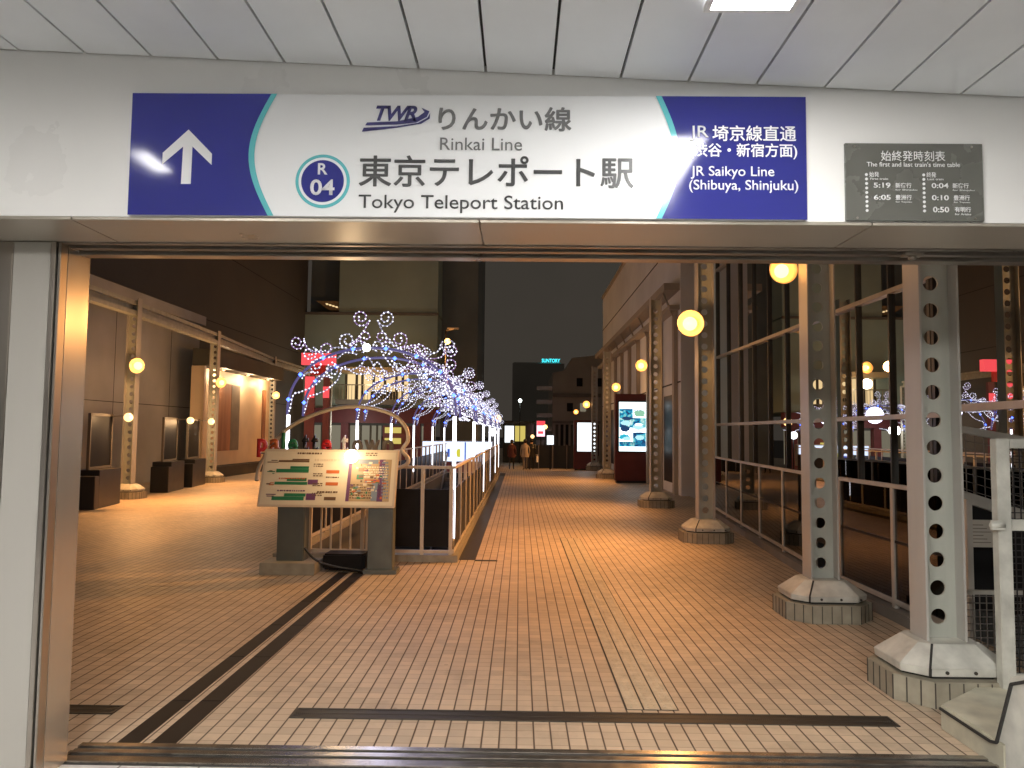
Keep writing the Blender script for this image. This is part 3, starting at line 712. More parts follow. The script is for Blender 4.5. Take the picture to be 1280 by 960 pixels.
bm = bmesh.new(); bar(bm, (0, 0, 0.57), (0.74, 0, 0.57), 0.03); obj('top_rail', bm, m_rail, mf)

# mesh gate on the right edge
gt = thing('mesh_gate', 'white framed wire mesh gate at the right edge of the picture', 'gate', (3.03, 4.9, 0.14))
GW = 0.95
for x0, x1 in ((0, 0.085), (GW-0.06, GW)):
    bm = bmesh.new(); box(bm, x0, x1, 0, 0.07, 0, 1.56); obj('post', bm, m_cast, gt, 0.005)
for z0, z1 in ((1.50, 1.56), (0.98, 1.05), (0.03, 0.09)):
    bm = bmesh.new(); box(bm, 0.086, GW-0.061, 0.008, 0.062, z0, z1); obj('rail', bm, m_cast, gt, 0.004)
for x0, x1, z0, z1 in ((0.086, GW-0.06, 0.09, 0.98), (0.086, GW-0.06, 1.05, 1.50)):
    bm = bmesh.new(); x = x0
    while x < x1: bar(bm, (x, 0.036, z0), (x, 0.036, z1), 0.006); x += 0.04
    z = z0
    while z < z1: bar(bm, (x0, 0.042, z), (x1, 0.042, z), 0.006); z += 0.04
    obj('wire_mesh', bm, m_black, gt)
bm = bmesh.new()
box(bm, -0.055, 0.03, -0.022, 0.0, 0.985, 1.045); tube(bm, [(-0.06, -0.012, 1.015), (0.03, -0.012, 1.015)], 0.018, 8); obj('latch', bm, m_cast, gt, 0.003)

pb = thing('door_pocket_base', 'cream painted stepped housing with black trim at the lower right corner', 'housing', (2.485, 3.97, 0))
bm = bmesh.new(); prism(bm, [(0,0.06),(0,0.65),(0.50,1.06),(1.6,1.06),(1.6,0.06)], 0.0, 0.14, 'z'); obj('low_base', bm, mat('aged cream paint', (0.55, 0.52, 0.40), 0.5, 0, 0.2, 6, 0.1), pb, 0.006)
bm = bmesh.new(); prism(bm, [(0.14,0.142),(0.0,0.50),(-0.3,0.62),(-0.9,0.66),(-0.9,0.0),(0.058,0.0),(0.058,0.142)], 0.002, 1.6, 'x'); obj('upper_housing', bm, m_cast, pb, 0.006)
bm = bmesh.new()
tp = [(0.648,0.118),(0.17,0.118),(0.115,0.132),(-0.02,0.47),(-0.3,0.59),(-0.88,0.63)]
for (a, b), (c, d) in zip(tp, tp[1:]): bar(bm, (-0.004, a, b), (-0.004, c, d), 0.012, 0.014)
obj('rubber_trim', bm, m_gap, pb)

# ------------------------------------------------------------------ street below with a car
st = thing('added_street_lamp', 'added unseen lamp lighting the road and car below behind the mesh', 'street lamp', (15.0, 29.5, -6.2))  # lamp added out of sight to light the street and the car
bm = bmesh.new(); tube(bm, [(0,0,0),(0,0,3.2)], [0.09, 0.05], 10); obj('pole', bm, m_steel, st)
bm = bmesh.new(); bar(bm, (0,0,3.2), (0.8,-0.5,3.3), 0.06); obj('arm', bm, m_steel, st)
bm = bmesh.new(); box(bm, 0.6, 1.1, -0.7, -0.4, 3.22, 3.30); obj('lamp_head', bm, e_cool, st)
point(st, (0.85, -0.55, 3.0), 900, (0.95, 1.0, 0.95), 0.2)
cr = thing('parked_car', 'white car on the street below seen through the mesh', 'car', (17.2, 28.0, -6.2), R(25))
m_carp = mat('white car paint', (0.7, 0.7, 0.7), 0.2, 0, 0.02, 1, coat=0.5)
bm = bmesh.new()
prism(bm, [(-2.1,0.35),(-2.05,0.75),(-1.3,0.92),(-0.7,1.38),(0.7,1.42),(1.5,0.98),(2.05,0.85),(2.1,0.35)], -0.82, 0.82, 'y'); obj('body', bm, m_carp, cr, 0.06)
bm = bmesh.new(); prism(bm, [(-1.12,0.96),(-0.65,1.32),(0.62,1.34),(1.28,0.98)], -0.835, 0.835, 'y'); obj('side_window', bm, m_black, cr, 0.02)
for x in (-1.3, 1.3):
    for y in (-0.78, 0.78):
        bm = bmesh.new(); prism(bm, arc(x, 0.32, 0.32, 0, 345, 23), y-0.09, y+0.09, 'y'); w = obj('wheel', bm, m_black, cr, 0.02)
        bm = bmesh.new(); prism(bm, arc(x, 0.32, 0.18, 0, 345, 23), y-0.1, y+0.1, 'y'); obj('rim', bm, m_steel, w)
for y in (-0.6, 0.6):
    bm = bmesh.new(); box(bm, -2.13, -2.05, y-0.15, y+0.15, 0.6, 0.74); obj('headlight', bm, e_whitebox, cr)

# ------------------------------------------------------------------ right side buildings and screens
rb = thing('right_building', 'tall plain warm grey building on the right behind the poster screen', 'building', (4.55, 21.6, 0))
bm = bmesh.new(); box(bm, 0, 12, 0, 20.4, -6, 9.15); obj('wall', bm, m_bldR, rb)
for z0, z1, x0 in ((5.85, 6.05, -0.45), (5.3, 5.42, -0.3), (9.15, 9.3, -0.08)):
    bm = bmesh.new(); box(bm, x0, -0.003 if z0 < 9 else 12, 0.1, 20.3, z0, z1); obj('fascia', bm, m_beige, rb)
for k in range(9):
    y = 0.4+k*2.3
    bm = bmesh.new(); box(bm, -0.12, -0.003, y, y+0.25, 0, 5.29); obj('pilaster', bm, m_beige, rb)
    bm = bmesh.new(); bar(bm, (-0.4, y+0.1, 5.82), (-0.01, y+0.1, 4.9), 0.05); obj('bracket', bm, m_steel, rb)
for k in range(8):
    y = 0.9+k*2.3
    bm = bmesh.new(); box(bm, -0.03, -0.004, y, y+1.5, 0.3, 2.9); obj('window', bm, m_dark if k != 1 else m_beige, rb)
bm = bmesh.new(); box(bm, -0.02, -0.004, 0.02, 20.38, 3.2, 3.24); box(bm, -0.02, -0.004, 0.02, 20.38, 7.4, 7.43); obj('panel_joint', bm, m_gap, rb)

fbld = thing('far_building', 'beige building with sloping roof beyond the walkway on the right', 'building', (2.75, 64, -0.6))
bm = bmesh.new(); prism(bm, [(0,0),(9,0),(9,9.2),(4.2,9.0),(1.6,8.7),(0.9,7.6),(0,7.4)], 0, 10, 'y'); obj('wall', bm, m_beige, fbld)
bm = bmesh.new(); box(bm, 0.0, 4, -0.25, -0.003, 5.4, 5.7); box(bm, 0.0, 4, -0.2, -0.003, 3.2, 3.4); obj('ledge', bm, m_concrete, fbld)
for k in range(9):
    bm = bmesh.new(); box(bm, 0.25+k*0.42, 0.5+k*0.42, -0.05, -0.003, 0.5, 3.1); obj('window', bm, m_dark if k % 3 else m_interior, fbld)
for k, (x_, z_) in enumerate(((1.2, 4.2), (2.3, 4.2), (3.6, 6.3), (2.0, 6.3))):
    bm = bmesh.new(); box(bm, x_, x_+0.5, -0.05, -0.003, z_, z_+0.7); obj('window', bm, e_shopdim if k == 1 else m_dark, fbld)
for k in range(5):
    bm = bmesh.new(); box(bm, -1.3, -0.003, 1.0, 2.0, 1.4+k*1.15, 1.75+k*1.15); obj('balcony', bm, m_bldR, fbld)

def kiosk(name, lb, x, y, w, h, sx0, sx1, sz0, sz1):
    t = thing(name, lb, 'screen kiosk', (x, y, 0), 0, 'lit poster screens on the right')
    bm = bmesh.new(); box(bm, 0, w, 0, 0.35, 0.08, h); obj('cabinet', bm, m_maroon, t, 0.015)
    bm = bmesh.new(); box(bm, 0.04, w-0.04, 0.03, 0.32, 0, 0.08); obj('foot', bm, m_black, t)
    bm = bmesh.new(); f = 0.05
    box(bm, sx0-f, sx1+f, -0.02, -0.002, sz0-f, sz0); box(bm, sx0-f, sx1+f, -0.02, -0.002, sz1, sz1+f)
    box(bm, sx0-f, sx0, -0.02, -0.002, sz0, sz1); box(bm, sx1, sx1+f, -0.02, -0.002, sz0, sz1); obj('bezel', bm, m_black, t)
    return t
kt = kiosk('poster_screen', 'tall maroon kiosk with glowing blue food poster on its screen', 3.40, 27.2, 1.24, 3.15, 0.13, 1.09, 1.12, 2.86)
bm = bmesh.new(); quad(bm, ((0.13,-0.006,1.12),(1.09,-0.006,1.12),(1.09,-0.006,2.86),(0.13,-0.006,2.86)))
scr = obj('screen', bm, e_screen, kt)
def blob(name, m, cx, czz, rx, rz, seed, y=-0.009, n=22):
    r_ = random.Random(seed); bm = bmesh.new(); pts = []
    for i in range(n):
        a = 2*math.pi*i/n; k = r_.uniform(0.8, 1.15); pts.append((min(1.085, max(0.135, cx+rx*k*math.cos(a))), min(2.85, max(1.13, czz+rz*k*math.sin(a)))))
    f = bm.faces.new([bm.verts.new((p[0], y, p[1])) for p in pts]); obj(name, bm, m, scr)
bm = bmesh.new()
for z0, z1, a, b in ((2.30,2.62,0.14,0.62),(1.95,2.30,0.14,1.08),(1.28,1.46,0.14,1.08),(1.45,1.78,0.62,1.08)): quad(bm, ((a,-0.0075,z0),(b,-0.0075,z0),(b,-0.0075,z1),(a,-0.0075,z1)))
obj('picture', bm, e_photo, scr)
for i, (m, cx, czz, rx, rz) in enumerate(((e_scrpale,0.36,2.12,0.17,0.09),(e_scrnavy,0.42,2.28,0.22,0.06),(e_scrgreen,0.85,2.45,0.20,0.12),(e_scrnavy,0.34,1.92,0.16,0.12),
        (e_scrpale,0.80,1.98,0.22,0.10),(e_screen,0.82,2.06,0.14,0.05),(e_scrteal,0.32,1.62,0.20,0.10),(e_scrpale,0.40,1.56,0.15,0.07),(e_scrnavy,0.85,1.76,0.20,0.035),(e_scrpale,0.86,1.60,0.16,0.09))):
    blob('picture', m, cx, czz, rx, rz, i+3, -0.009-0.0006*i)
bm = bmesh.new()
for r_, (z, a, b) in enumerate(((2.72,0.62,1.03),(2.64,0.5,1.05),(2.55,0.66,1.03),(1.36,0.2,1.0),(1.41,0.2,0.9))):
    x = a
    while x < b:
        w = rnd.uniform(0.02, 0.055); box(bm, x, x+w, -0.0205, -0.0195, z, z+0.035); x += w+0.018
obj('text_lines', bm, e_scrnavy if True else None, scr)
k2 = kiosk('poster_screen', 'far maroon kiosk with plain white glowing screen', 2.72, 38.2, 1.2, 2.5, 0.16, 1.1, 0.95, 2.38)
bm = bmesh.new(); quad(bm, ((0.16,-0.006,0.95),(1.1,-0.006,0.95),(1.1,-0.006,2.38),(0.16,-0.006,2.38))); obj('screen', bm, e_whitebox, k2)
k2.location.z = -0.1

# far end of the walkway
ff = thing('boundary_fence', 'low dark grey fence closing the far end of the walkway', 'fence', (0.3, 48, -0.52))
bm = bmesh.new(); box(bm, 0, 3.6, 0, 0.08, 0.05, 1.5); obj('panel', bm, m_concrete if False else mat('dark grey fence', (0.07, 0.07, 0.065), 0.5, 0, 0.1, 2), ff)
for k in range(5):
    bm = bmesh.new(); box(bm, k*0.88, k*0.88+0.06, -0.05, -0.003, 0, 1.55); obj('post', bm, m_steel, ff)
lb_ = thing('light_box_sign', 'small white glowing box sign above the dark end fence', 'sign', (1.66, 47.4, -0.5))
bm = bmesh.new(); box(bm, 0, 0.5, 0, 0.12, 1.5, 2.15); obj('frame', bm, m_black, lb_, 0.01)
bm = bmesh.new(); quad(bm, ((0.04,-0.004,1.54),(0.46,-0.004,1.54),(0.46,-0.004,2.11),(0.04,-0.004,2.11))); obj('face', bm, e_whitebox, lb_)
bm = bmesh.new(); box(bm, 0.2, 0.3, 0.03, 0.09, 0, 1.5); obj('post', bm, m_black, lb_)
rs = thing('red_shop_sign', 'far red and white lit shop sign on the corner beyond the end fence', 'sign', (1.34, 59.5, -0.6))
bm = bmesh.new(); box(bm, 0, 0.64, 0, 0.15, 2.1, 3.3); obj('panel', bm, e_pink, rs)
bm = bmesh.new(); box(bm, 0, 0.64, -0.02, -0.003, 2.95, 3.3); box(bm, 0.1, 0.5, -0.02, -0.003, 2.3, 2.5); obj('red_band', bm, e_redlit, rs)
bm = bmesh.new(); box(bm, 0.28, 0.36, 0.05, 0.12, 0, 2.1); obj('post', bm, m_black, rs)
for i, (x, y, z, r, m, lb) in enumerate(((0.95, 56, 1.5, 0.14, e_warm2, 'round warm lamp left of the small white box sign'), (1.05, 54, 0.85, 0.10, e_warm2, 'tiny warm lamp low on the left of the white box sign'),
        (1.85, 55, 2.2, 0.15, e_warm, 'small orange lamp above the white box sign'), (-1.02, 34.4, 2.35, 0.20, e_warm2, 'bright warm white globe at the far end of the stairwell'),
        (0.02, 58, 4.2, 0.13, e_cool, 'lone white lamp on a tall mast beyond the walkway'), (-1.2, 34.2, 1.75, 0.17, e_tube, 'cold white globe at the far end of the stairwell'))):
    t = thing('mast_lamp', lb, 'lamp', (x, y, -0.6 if y > 40 else 0), 0, 'small far lamps')
    z0 = z+(0.6 if y > 40 else 0)
    bm = bmesh.new(); tube(bm, [(0,0.05,0),(0,0.05,z0)], 0.03, 8); obj('pole', bm, m_black, t)
    bm = bmesh.new(); ball(bm, (0,0,z0), r, 14); obj('globe', bm, m, t)
ys_ = thing('yellow_shop', 'far shop kiosk with glowing yellow and white front', 'shop', (-1.3, 60, -0.6))
bm = bmesh.new(); box(bm, 0, 2.4, 0, 2, 0, 3.1); obj('wall', bm, m_interior, ys_)
bm = bmesh.new(); box(bm, 0.15, 0.85, -0.03, -0.003, 1.6, 2.9); obj('lit_window', bm, e_whitebox, ys_)
bm = bmesh.new(); box(bm, 0.95, 1.75, -0.03, -0.003, 1.7, 2.9); obj('lit_window', bm, e_yellow, ys_)
bm = bmesh.new(); box(bm, -0.2, 2.6, -0.6, 0, 3.1, 3.3); obj('canopy', bm, m_brown, ys_)
tw = thing('distant_tower', 'distant dark office tower topped by a glowing cyan name sign', 'building', (-2.5, 250, -6.2))
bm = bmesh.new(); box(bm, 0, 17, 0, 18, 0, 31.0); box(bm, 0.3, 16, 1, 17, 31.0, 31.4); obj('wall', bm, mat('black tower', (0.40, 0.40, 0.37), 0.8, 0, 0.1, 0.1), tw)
obj('name_sign', text_mesh('SUNTORY', 9.6, 15.6, 31.35, 32.55, 0.2, 0.02, 0.1), e_cyan, tw)

# ------------------------------------------------------------------ left side
lw = thing('left_wall_building', 'long taupe panelled wall building along the left side', 'building', (-12.0, 8, 0))
bm = bmesh.new(); box(bm, -6, 0, 0, 20.3, 0, 5.92); obj('wall', bm, m_wallL, lw)
bm = bmesh.new()
for k in range(1, 6): box(bm, -0.002, 0.004, k*3.6, k*3.6+0.02, 0, 5.6)
box(bm, -0.002, 0.004, 0, 20.3, 2.5, 2.52); obj('panel_joint', bm, m_gap, lw)
bm = bmesh.new(); box(bm, 0.003, 0.18, -0.1, 20.4, 5.62, 5.95); obj('fascia', bm, m_wallL, lw)
br = thing('brown_building', 'big dark brown windowless building rising behind the left wall', 'building', (-13.4, 20, 0))
bm = bmesh.new(); box(bm, -12, 0, -8, 27.4, 0, 17); obj('wall', bm, m_brown, br)
bm = bmesh.new()
for k in range(1, 5): box(bm, -0.002, 0.006, 8.5, 25.8, 3.2*k, 3.2*k+0.03)
obj('panel_joint', bm, m_gap, br)
be = thing('canopy_beam', 'long pale steel beam carried by the left perforated columns', 'beam', (-9.9, 14, 0))
bm = bmesh.new()
pts = [(0.25,0),(0.15,5),(-0.25,11.2),(-1.05,19.6),(-1.1,30)]
for (x0,y0),(x1,y1) in zip(pts, pts[1:]): bar(bm, (x0,y0,4.62), (x1,y1,4.62), 0.22, 0.10); bar(bm, (x0,y0,4.88), (x1,y1,4.88), 0.16, 0.10)
obj('chord', bm, m_col, be)
bm = bmesh.new()
for (x0,y0),(x1,y1) in zip(pts, pts[1:]): bar(bm, (x0-0.02,y0,4.75), (x1-0.02,y1,4.75), 0.03, 0.16)
obj('web', bm, m_col, be)

dw = thing('display_wall', 'brightly lit cream display wall hung with rust coloured banners', 'shop front', (-11.05, 26.0, 0))
bm = bmesh.new(); box(bm, -0.15, 0, 0, 7.6, 0.42, 3.9); obj('wall', bm, m_cream, dw)
bm = bmesh.new(); box(bm, -0.15, 0.55, -0.1, 7.7, 3.92, 4.5); obj('canopy', bm, m_interior, dw)
bm = bmesh.new(); box(bm, -0.15, 0.25, 0, 7.6, 0, 0.4); obj('plinth', bm, m_black, dw)
bm = bmesh.new(); box(bm, -0.15, 0.3, -0.16, -0.01, 0, 3.9); obj('side_panel', bm, m_cream, dw)
for a, b, m in ((1.7, 3.0, m_banner), (3.05, 3.9, m_tan2), (6.6, 7.0, m_banner)):
    bm = bmesh.new(); box(bm, 0.02, 0.05, a, b, 0.95, 3.45); obj('banner', bm, m, dw)
for y in (1.5, 4.0, 6.4):
    bm = bmesh.new(); ball(bm, (0.3, y, 3.88), 0.06, 12, 0, 0.5); d = obj('downlight', bm, e_warm2, dw)
    point(dw, (0.45, y, 3.7), 60, (1.0, 0.70, 0.42), 0.06)
# black display stands with lamps
def make_stand():
    t = thing('display_stand', 'x', 'display stand')
    bm = bmesh.new(); box(bm, -0.25, 0.25, -0.62, 0.62, 0.0, 0.82); obj('cabinet', bm, m_black, t, 0.01)
    bm = bmesh.new(); box(bm, -0.2, 0.27, -0.9, -0.66, 0.0, 0.70); obj('side_cabinet', bm, m_black, t, 0.01)
    bm = bmesh.new()
    for y in (-0.6, 0.6): box(bm, -0.03, 0.03, y-0.03, y+0.03, 0.822, 2.05)
    box(bm, -0.03, 0.03, -0.57, 0.57, 1.99, 2.05); box(bm, -0.03, 0.03, -0.57, 0.57, 0.823, 0.88); obj('frame', bm, m_brown, t, 0.004)
    bm = bmesh.new(); box(bm, -0.01, 0.01, -0.57, 0.57, 0.882, 1.988); obj('glass_panel', bm, m_dark, t)
    bm = bmesh.new(); bar(bm, (0.03, 0.5, 2.0), (0.36, 0.5, 2.02), 0.02); obj('lamp_arm', bm, m_steel, t)
    bm = bmesh.new(); ball(bm, (0.40, 0.5, 1.98), 0.10, 16); obj('lamp_globe', bm, e_warm2, t)
    point(t, (0.62, 0.45, 1.98), 55, (1.0, 0.60, 0.28), 0.1)
    return t
sd = make_stand()
for i, ((x, y), lb) in enumerate((((-9.35, 17.0), 'nearest black display stand with a glowing globe, beside the left door jamb'),
        ((-9.9, 21.6), 'middle black display stand with globe lamp, right of the first left column'), ((-10.1, 23.6), 'farthest black display stand with globe lamp, before the bright display wall'))):
    o = sd if i == 0 else copy_tree(sd)
    o.location = (x, y, 0); o.rotation_euler = (0, 0, R(8)); o['label'] = lb; o['group'] = 'black display stands along the left wall'

# ------------------------------------------------------------------ back building
BB = thing('back_building', 'grey green building at the back with lit balcony and plum fascia', 'building', (-13.4, 47, -0.5))
bm = bmesh.new(); box(bm, 2.1, 8.25, 0, 12, 9.6, 16); box(bm, 0, 8.25, 0.02, 12, 3.7, 9.5); box(bm, 0, 2.08, 1.4, 12, 9.5, 16); obj('wall', bm, m_grgreen, BB)
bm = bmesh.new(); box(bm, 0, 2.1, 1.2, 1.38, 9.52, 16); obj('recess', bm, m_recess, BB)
bm = bmesh.new(); box(bm, 0, 8.3, -0.15, -0.003, 9.45, 9.6); obj('ledge', bm, m_concrete, BB)
bm = bmesh.new(); prism(bm, [(0.6,10.35),(2.05,10.35),(2.05,9.75),(1.4,9.8)], 0.2, 1.15, 'y'); lv = obj('lit_soffit', bm, m_tan, BB)
bm = bmesh.new()
for k in range(4): quad(bm, ((1.2+k*0.2,0.19,10.2-k*0.06),(1.35+k*0.2,0.19,10.2-k*0.06),(1.4+k*0.2,0.19,10.1-k*0.06),(1.25+k*0.2,0.19,10.1-k*0.06)))
obj('slot_light', bm, e_shop, lv)
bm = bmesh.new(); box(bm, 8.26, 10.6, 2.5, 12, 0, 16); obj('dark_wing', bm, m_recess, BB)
# balcony storey
bm = bmesh.new(); box(bm, 2.3, 6.6, -1.2, -0.003, 3.85, 4.15); obj('balcony_floor', bm, m_concrete, BB)
bm = bmesh.new(); box(bm, 2.6, 6.5, -0.06, -0.003, 4.2, 5.75); obj('lit_window', bm, e_shop, BB)
bm = bmesh.new()
for x in (2.6, 3.25, 3.6, 4.3, 5.0, 5.7, 6.1): box(bm, x, x+0.16, -0.10, -0.062, 4.2, 5.75)
box(bm, 4.2, 5.9, -0.12, -0.064, 4.2, 4.7); obj('window_frame', bm, m_interior, BB)
bm = bmesh.new(); box(bm, 2.3, 6.7, -1.3, -0.003, 5.78, 6.1); obj('awning', bm, m_tan, BB)
bm = bmesh.new()
for k in range(23): box(bm, 2.32+k*0.19, 2.345+k*0.19, -1.2, -1.17, 4.15, 5.0)
box(bm, 2.3, 6.6, -1.21, -1.16, 5.0, 5.06); obj('balustrade', bm, m_steel, BB)
bm = bmesh.new(); box(bm, 0.6, 8.4, -0.5, -0.004, 2.75, 3.65); obj('plum_fascia', bm, m_plum, BB)
for x in (2.5, 6.9, 7.55):
    bm = bmesh.new(); box(bm, x, x+0.45, -0.45, -0.004, 0, 2.74); obj('plum_pillar', bm, m_plum, BB)
for x0, x1, m in ((0.3, 2.4, e_shopdim), (3.0, 4.9, e_shopdim), (5.0, 6.8, m_plum), (8.0, 8.24, e_shopdim), (7.4, 7.5, e_shopdim)):
    bm = bmesh.new(); box(bm, x0, x1, -0.08, -0.004, 0.5, 2.6); obj('shop_window', bm, m, BB)
for z in (1.5, 2.15):
    bm = bmesh.new(); box(bm, 5.2, 6.2, -0.5, -0.46, z, z+0.35); obj('yellow_sign', bm, e_yellow, BB)
for x in (1.2, 3.6, 4.2, 4.6, 8.1):
    bm = bmesh.new(); box(bm, x, x+0.12, -0.12, -0.082, 0.5, 2.6); obj('mullion', bm, m_interior, BB)
point(BB, (4.2, -2.4, 5.3), 45, (1.0, 0.80, 0.52), 0.3, 'balcony_glow')
point(BB, (3.2, -3.5, 2.6), 90, (0.95, 0.95, 0.85), 0.3, 'shop_glow')
sl = thing('bracket_lamp', 'orange lamp on a tall mast in front of the dark wing of the back building', 'street lamp', (-3.95, 40, -0.2))
bm = bmesh.new(); tube(bm, [(0,0.1,0),(0,0.1,7.3)], [0.09,0.05], 10); obj('pole', bm, m_black, sl)
bm = bmesh.new(); bar(bm, (0,0.1,7.3), (0.45,-0.1,7.35), 0.05); box(bm, 0.1, 0.7, -0.25, 0.05, 7.36, 7.42); obj('arm', bm, m_steel, sl)
bm = bmesh.new(); ball(bm, (0.12,-0.1,6.7), 0.16, 14); obj('globe', bm, e_warm, sl)
point(sl, (0.12,-0.5,6.6), 260, WARM, 0.15)
rg = thing('red_gate_sign', 'red lit gate shaped sign structure at the back left', 'sign', (-8.75, 30.5, 0))
bm = bmesh.new(); box(bm, -0.05, 1.3, 0, 0.25, 4.38, 4.85); obj('top_beam', bm, e_redlit, rg)
bm = bmesh.new(); box(bm, 0.12, 0.50, 0.05, 0.2, 0, 3.95); obj('leg', bm, m_plum, rg)
bm = bmesh.new(); box(bm, 0.85, 1.1, 0.05, 0.2, 0, 3.95); obj('leg', bm, m_plum, rg)
bm = bmesh.new(); box(bm, 0.12, 0.5, 0.02, 0.045, 3.05, 3.9); box(bm, 0.85, 1.1, 0.02, 0.045, 3.05, 3.5); obj('lit_panel', bm, e_redlit, rg)
bm = bmesh.new(); box(bm, 0.3, 0.9, 0.08, 0.17, 3.96, 4.37); obj('tie', bm, m_red, rg)

# ------------------------------------------------------------------ stairwell
sw = thing('stairway', 'dark stairway going down inside the fenced stairwell', 'stairs', (-2.0, 33.0, 0))
bm = bmesh.new()
for k in range(26): box(bm, -1.05, 1.05, -0.3*(k+1)-1.0, -0.3*k-1.0, -0.17*(k+1)-0.3, -0.17*(k+1))
obj('steps', bm, m_concrete, sw)
bm = bmesh.new(); box(bm, -1.16, -1.08, -22.64, 0, -6, -0.004); box(bm, 1.08, 1.16, -22.64, 0, -6, -0.004); box(bm, -1.16, 1.16, -22.72, -22.64, -6, -0.004); obj('side_wall', bm, m_interior, sw)
for x in (-1.0, 1.0):
    bm = bmesh.new(); bar(bm, (x,-1.0,0.85), (x,-9.0,-3.6), 0.05); obj('handrail', bm, m_steel, sw)
bm = bmesh.new()
kx0, kx1, ky0, ky1 = -3.24, -0.80, 10.17, 33.0
prism(bm, [(kx0,ky0),(kx1,ky0),(kx1,ky0+0.16),(kx0,ky0+0.16)], 0, 0.09, 'z')
prism(bm, [(kx1-0.14,ky0+0.162),(kx1,ky0+0.162),(kx1,ky1),(kx1-0.14,ky1)], 0, 0.09, 'z'); prism(bm, [(kx0,ky0+0.162),(kx0+0.14,ky0+0.162),(kx0+0.14,ky1),(kx0,ky1)], 0, 0.09, 'z')
struct('stair_kerb', bm, m_plinth, 'low tiled kerb round the stairwell', 'kerb')

sf = thing('stair_fence', 'beige framed fence with dark panels around the stairwell', 'fence', (-0.87, 10.22, 0.09))
fm = mat('cream fence paint', (0.62, 0.54, 0.42), 0.4, 0.1, 0.08, 6)
LX = -2.26
bm = bmesh.new(); box(bm, LX-0.03, 0.02, -0.02, 0.025, 1.13, 1.17); obj('top_rail', bm, fm, sf, 0.004)
bm = bmesh.new(); box(bm, LX-0.03, 0.02, -0.02, 0.025, 0.02, 0.06); obj('bottom_rail', bm, fm, sf, 0.004)
for x in (LX, -1.9, -1.2, -1.13, -0.41, -0.03):
    bm = bmesh.new(); box(bm, x-0.024, x+0.024, -0.019, 0.03, 0.0, 1.13); obj('post', bm, fm, sf, 0.003)
for x in (-1.75, -1.62, -1.49, -1.36):
    bm = bmesh.new(); box(bm, x-0.011, x+0.011, -0.006, 0.018, 0.06, 1.13); obj('baluster', bm, fm, sf)
bm = bmesh.new(); box(bm, -1.1, -0.01, 0.0, 0.012, 0.10, 0.86); obj('dark_panel', bm, m_dark, sf)
for xx in (0.0, LX):
    bm = bmesh.new(); box(bm, xx-0.025, xx+0.025, 0.04, 22.6, 1.13, 1.17); obj('top_rail', bm, fm, sf, 0.004)
    bm = bmesh.new(); box(bm, xx-0.02, xx+0.02, 0.04, 22.6, 0.02, 0.06); obj('bottom_rail', bm, fm, sf, 0.004)
    bm = bmesh.new(); box(bm, xx-0.006, xx+0.006, 0.04, 22.6, 0.07, 0.86); obj('dark_panel', bm, m_dark, sf)
    for k in range(1, 21):
        bm = bmesh.new(); y = k*1.1; box(bm, xx-0.024, xx+0.024, y-0.03, y+0.03, 0.0, 1.13); obj('post', bm, fm, sf)

bl = thing('light_box', 'wide blue white glowing advertisement box behind the stairwell', 'sign', (-4.3, 33.6, 0))
bm = bmesh.new(); box(bm, 0, 3.15, 0, 0.4, 0, 0.42); obj('base', bm, m_plum, bl)
bm = bmesh.new(); box(bm, 0, 3.15, 0, 0.35, 0.425, 1.36); obj('frame', bm, m_steel, bl)
bm = bmesh.new(); quad(bm, ((0.05,-0.004,0.46),(3.1,-0.004,0.46),(3.1,-0.004,1.32),(0.05,-0.004,1.32))); obj('lit_face', bm, e_bluebox, bl)
bm = bmesh.new(); box(bm, 0.9, 1.0, -0.02, -0.008, 0.65, 1.0); box(bm, 1.15, 1.25, -0.02, -0.008, 0.65, 1.0); box(bm, 1.0, 1.15, -0.02, -0.008, 0.8, 0.87); box(bm, 1.9, 1.96, -0.02, -0.008, 0.5, 1.3); obj('print', bm, e_blueprint, bl)
bm = bmesh.new(); prism(bm, [(1.35,0.65),(1.47,0.65),(1.53,0.8),(1.59,0.65),(1.71,0.65),(1.71,1.0),(1.6,1.0),(1.53,0.9),(1.46,1.0),(1.35,1.0)], -0.02, -0.008, 'y'); obj('print', bm, e_yelprint, bl)

# ------------------------------------------------------------------ illuminated arches over the stairwell
def spiral(cx, cz_, r, turns, a0, dirn, n=34):
    pts = []
    for i in range(n+1):
        t = i/n; rr = r*(0.28+0.72*t); a = a0+dirn*turns*2*math.pi*(t-1)
        pts.append((cx+rr*math.cos(a), cz_+rr*math.sin(a)))
    return pts
def smooth(pts, n=6):
    out = []
    for i in range(len(pts)-1):
        p0 = pts[max(i-1,0)]; p1 = pts[i]; p2 = pts[i+1]; p3 = pts[min(i+2, len(pts)-1)]
        for k in range(n):
            t = k/n
            out.append(tuple(0.5*((2*p1[j])+(-p0[j]+p2[j])*t+(2*p0[j]-5*p1[j]+4*p2[j]-p3[j])*t*t+(-p0[j]+3*p1[j]-3*p2[j]+p3[j])*t**3) for j in range(len(p1))))
    out.append(pts[-1]); return out
def beads(bm, pts, pitch, r, mi, jit=0.006):
    acc = 0.0
    for a, b in zip(pts, pts[1:]):
        a = Vector(a); b = Vector(b); L = (b-a).length
        while acc < L:
            p = a.lerp(b, acc/L); octa(bm, (p.x+rnd.uniform(-jit,jit), p.y+rnd.uniform(-jit,jit), p.z+rnd.uniform(-jit,jit)), r*rnd.uniform(0.8,1.25), mi); acc += pitch
        acc -= L
def string(bm, pts, y, pitch=0.052, r=0.0125):
    p3 = [(p[0], y if len(p) == 2 else y+p[2], p[1]) for p in pts]
    tube(bm, p3, 0.0068, 4, 0, False); beads(bm, p3, pitch, r, 1)
AW, AB, AT = 1.14, 1.92, 2.84    # half width, springing height, crown height
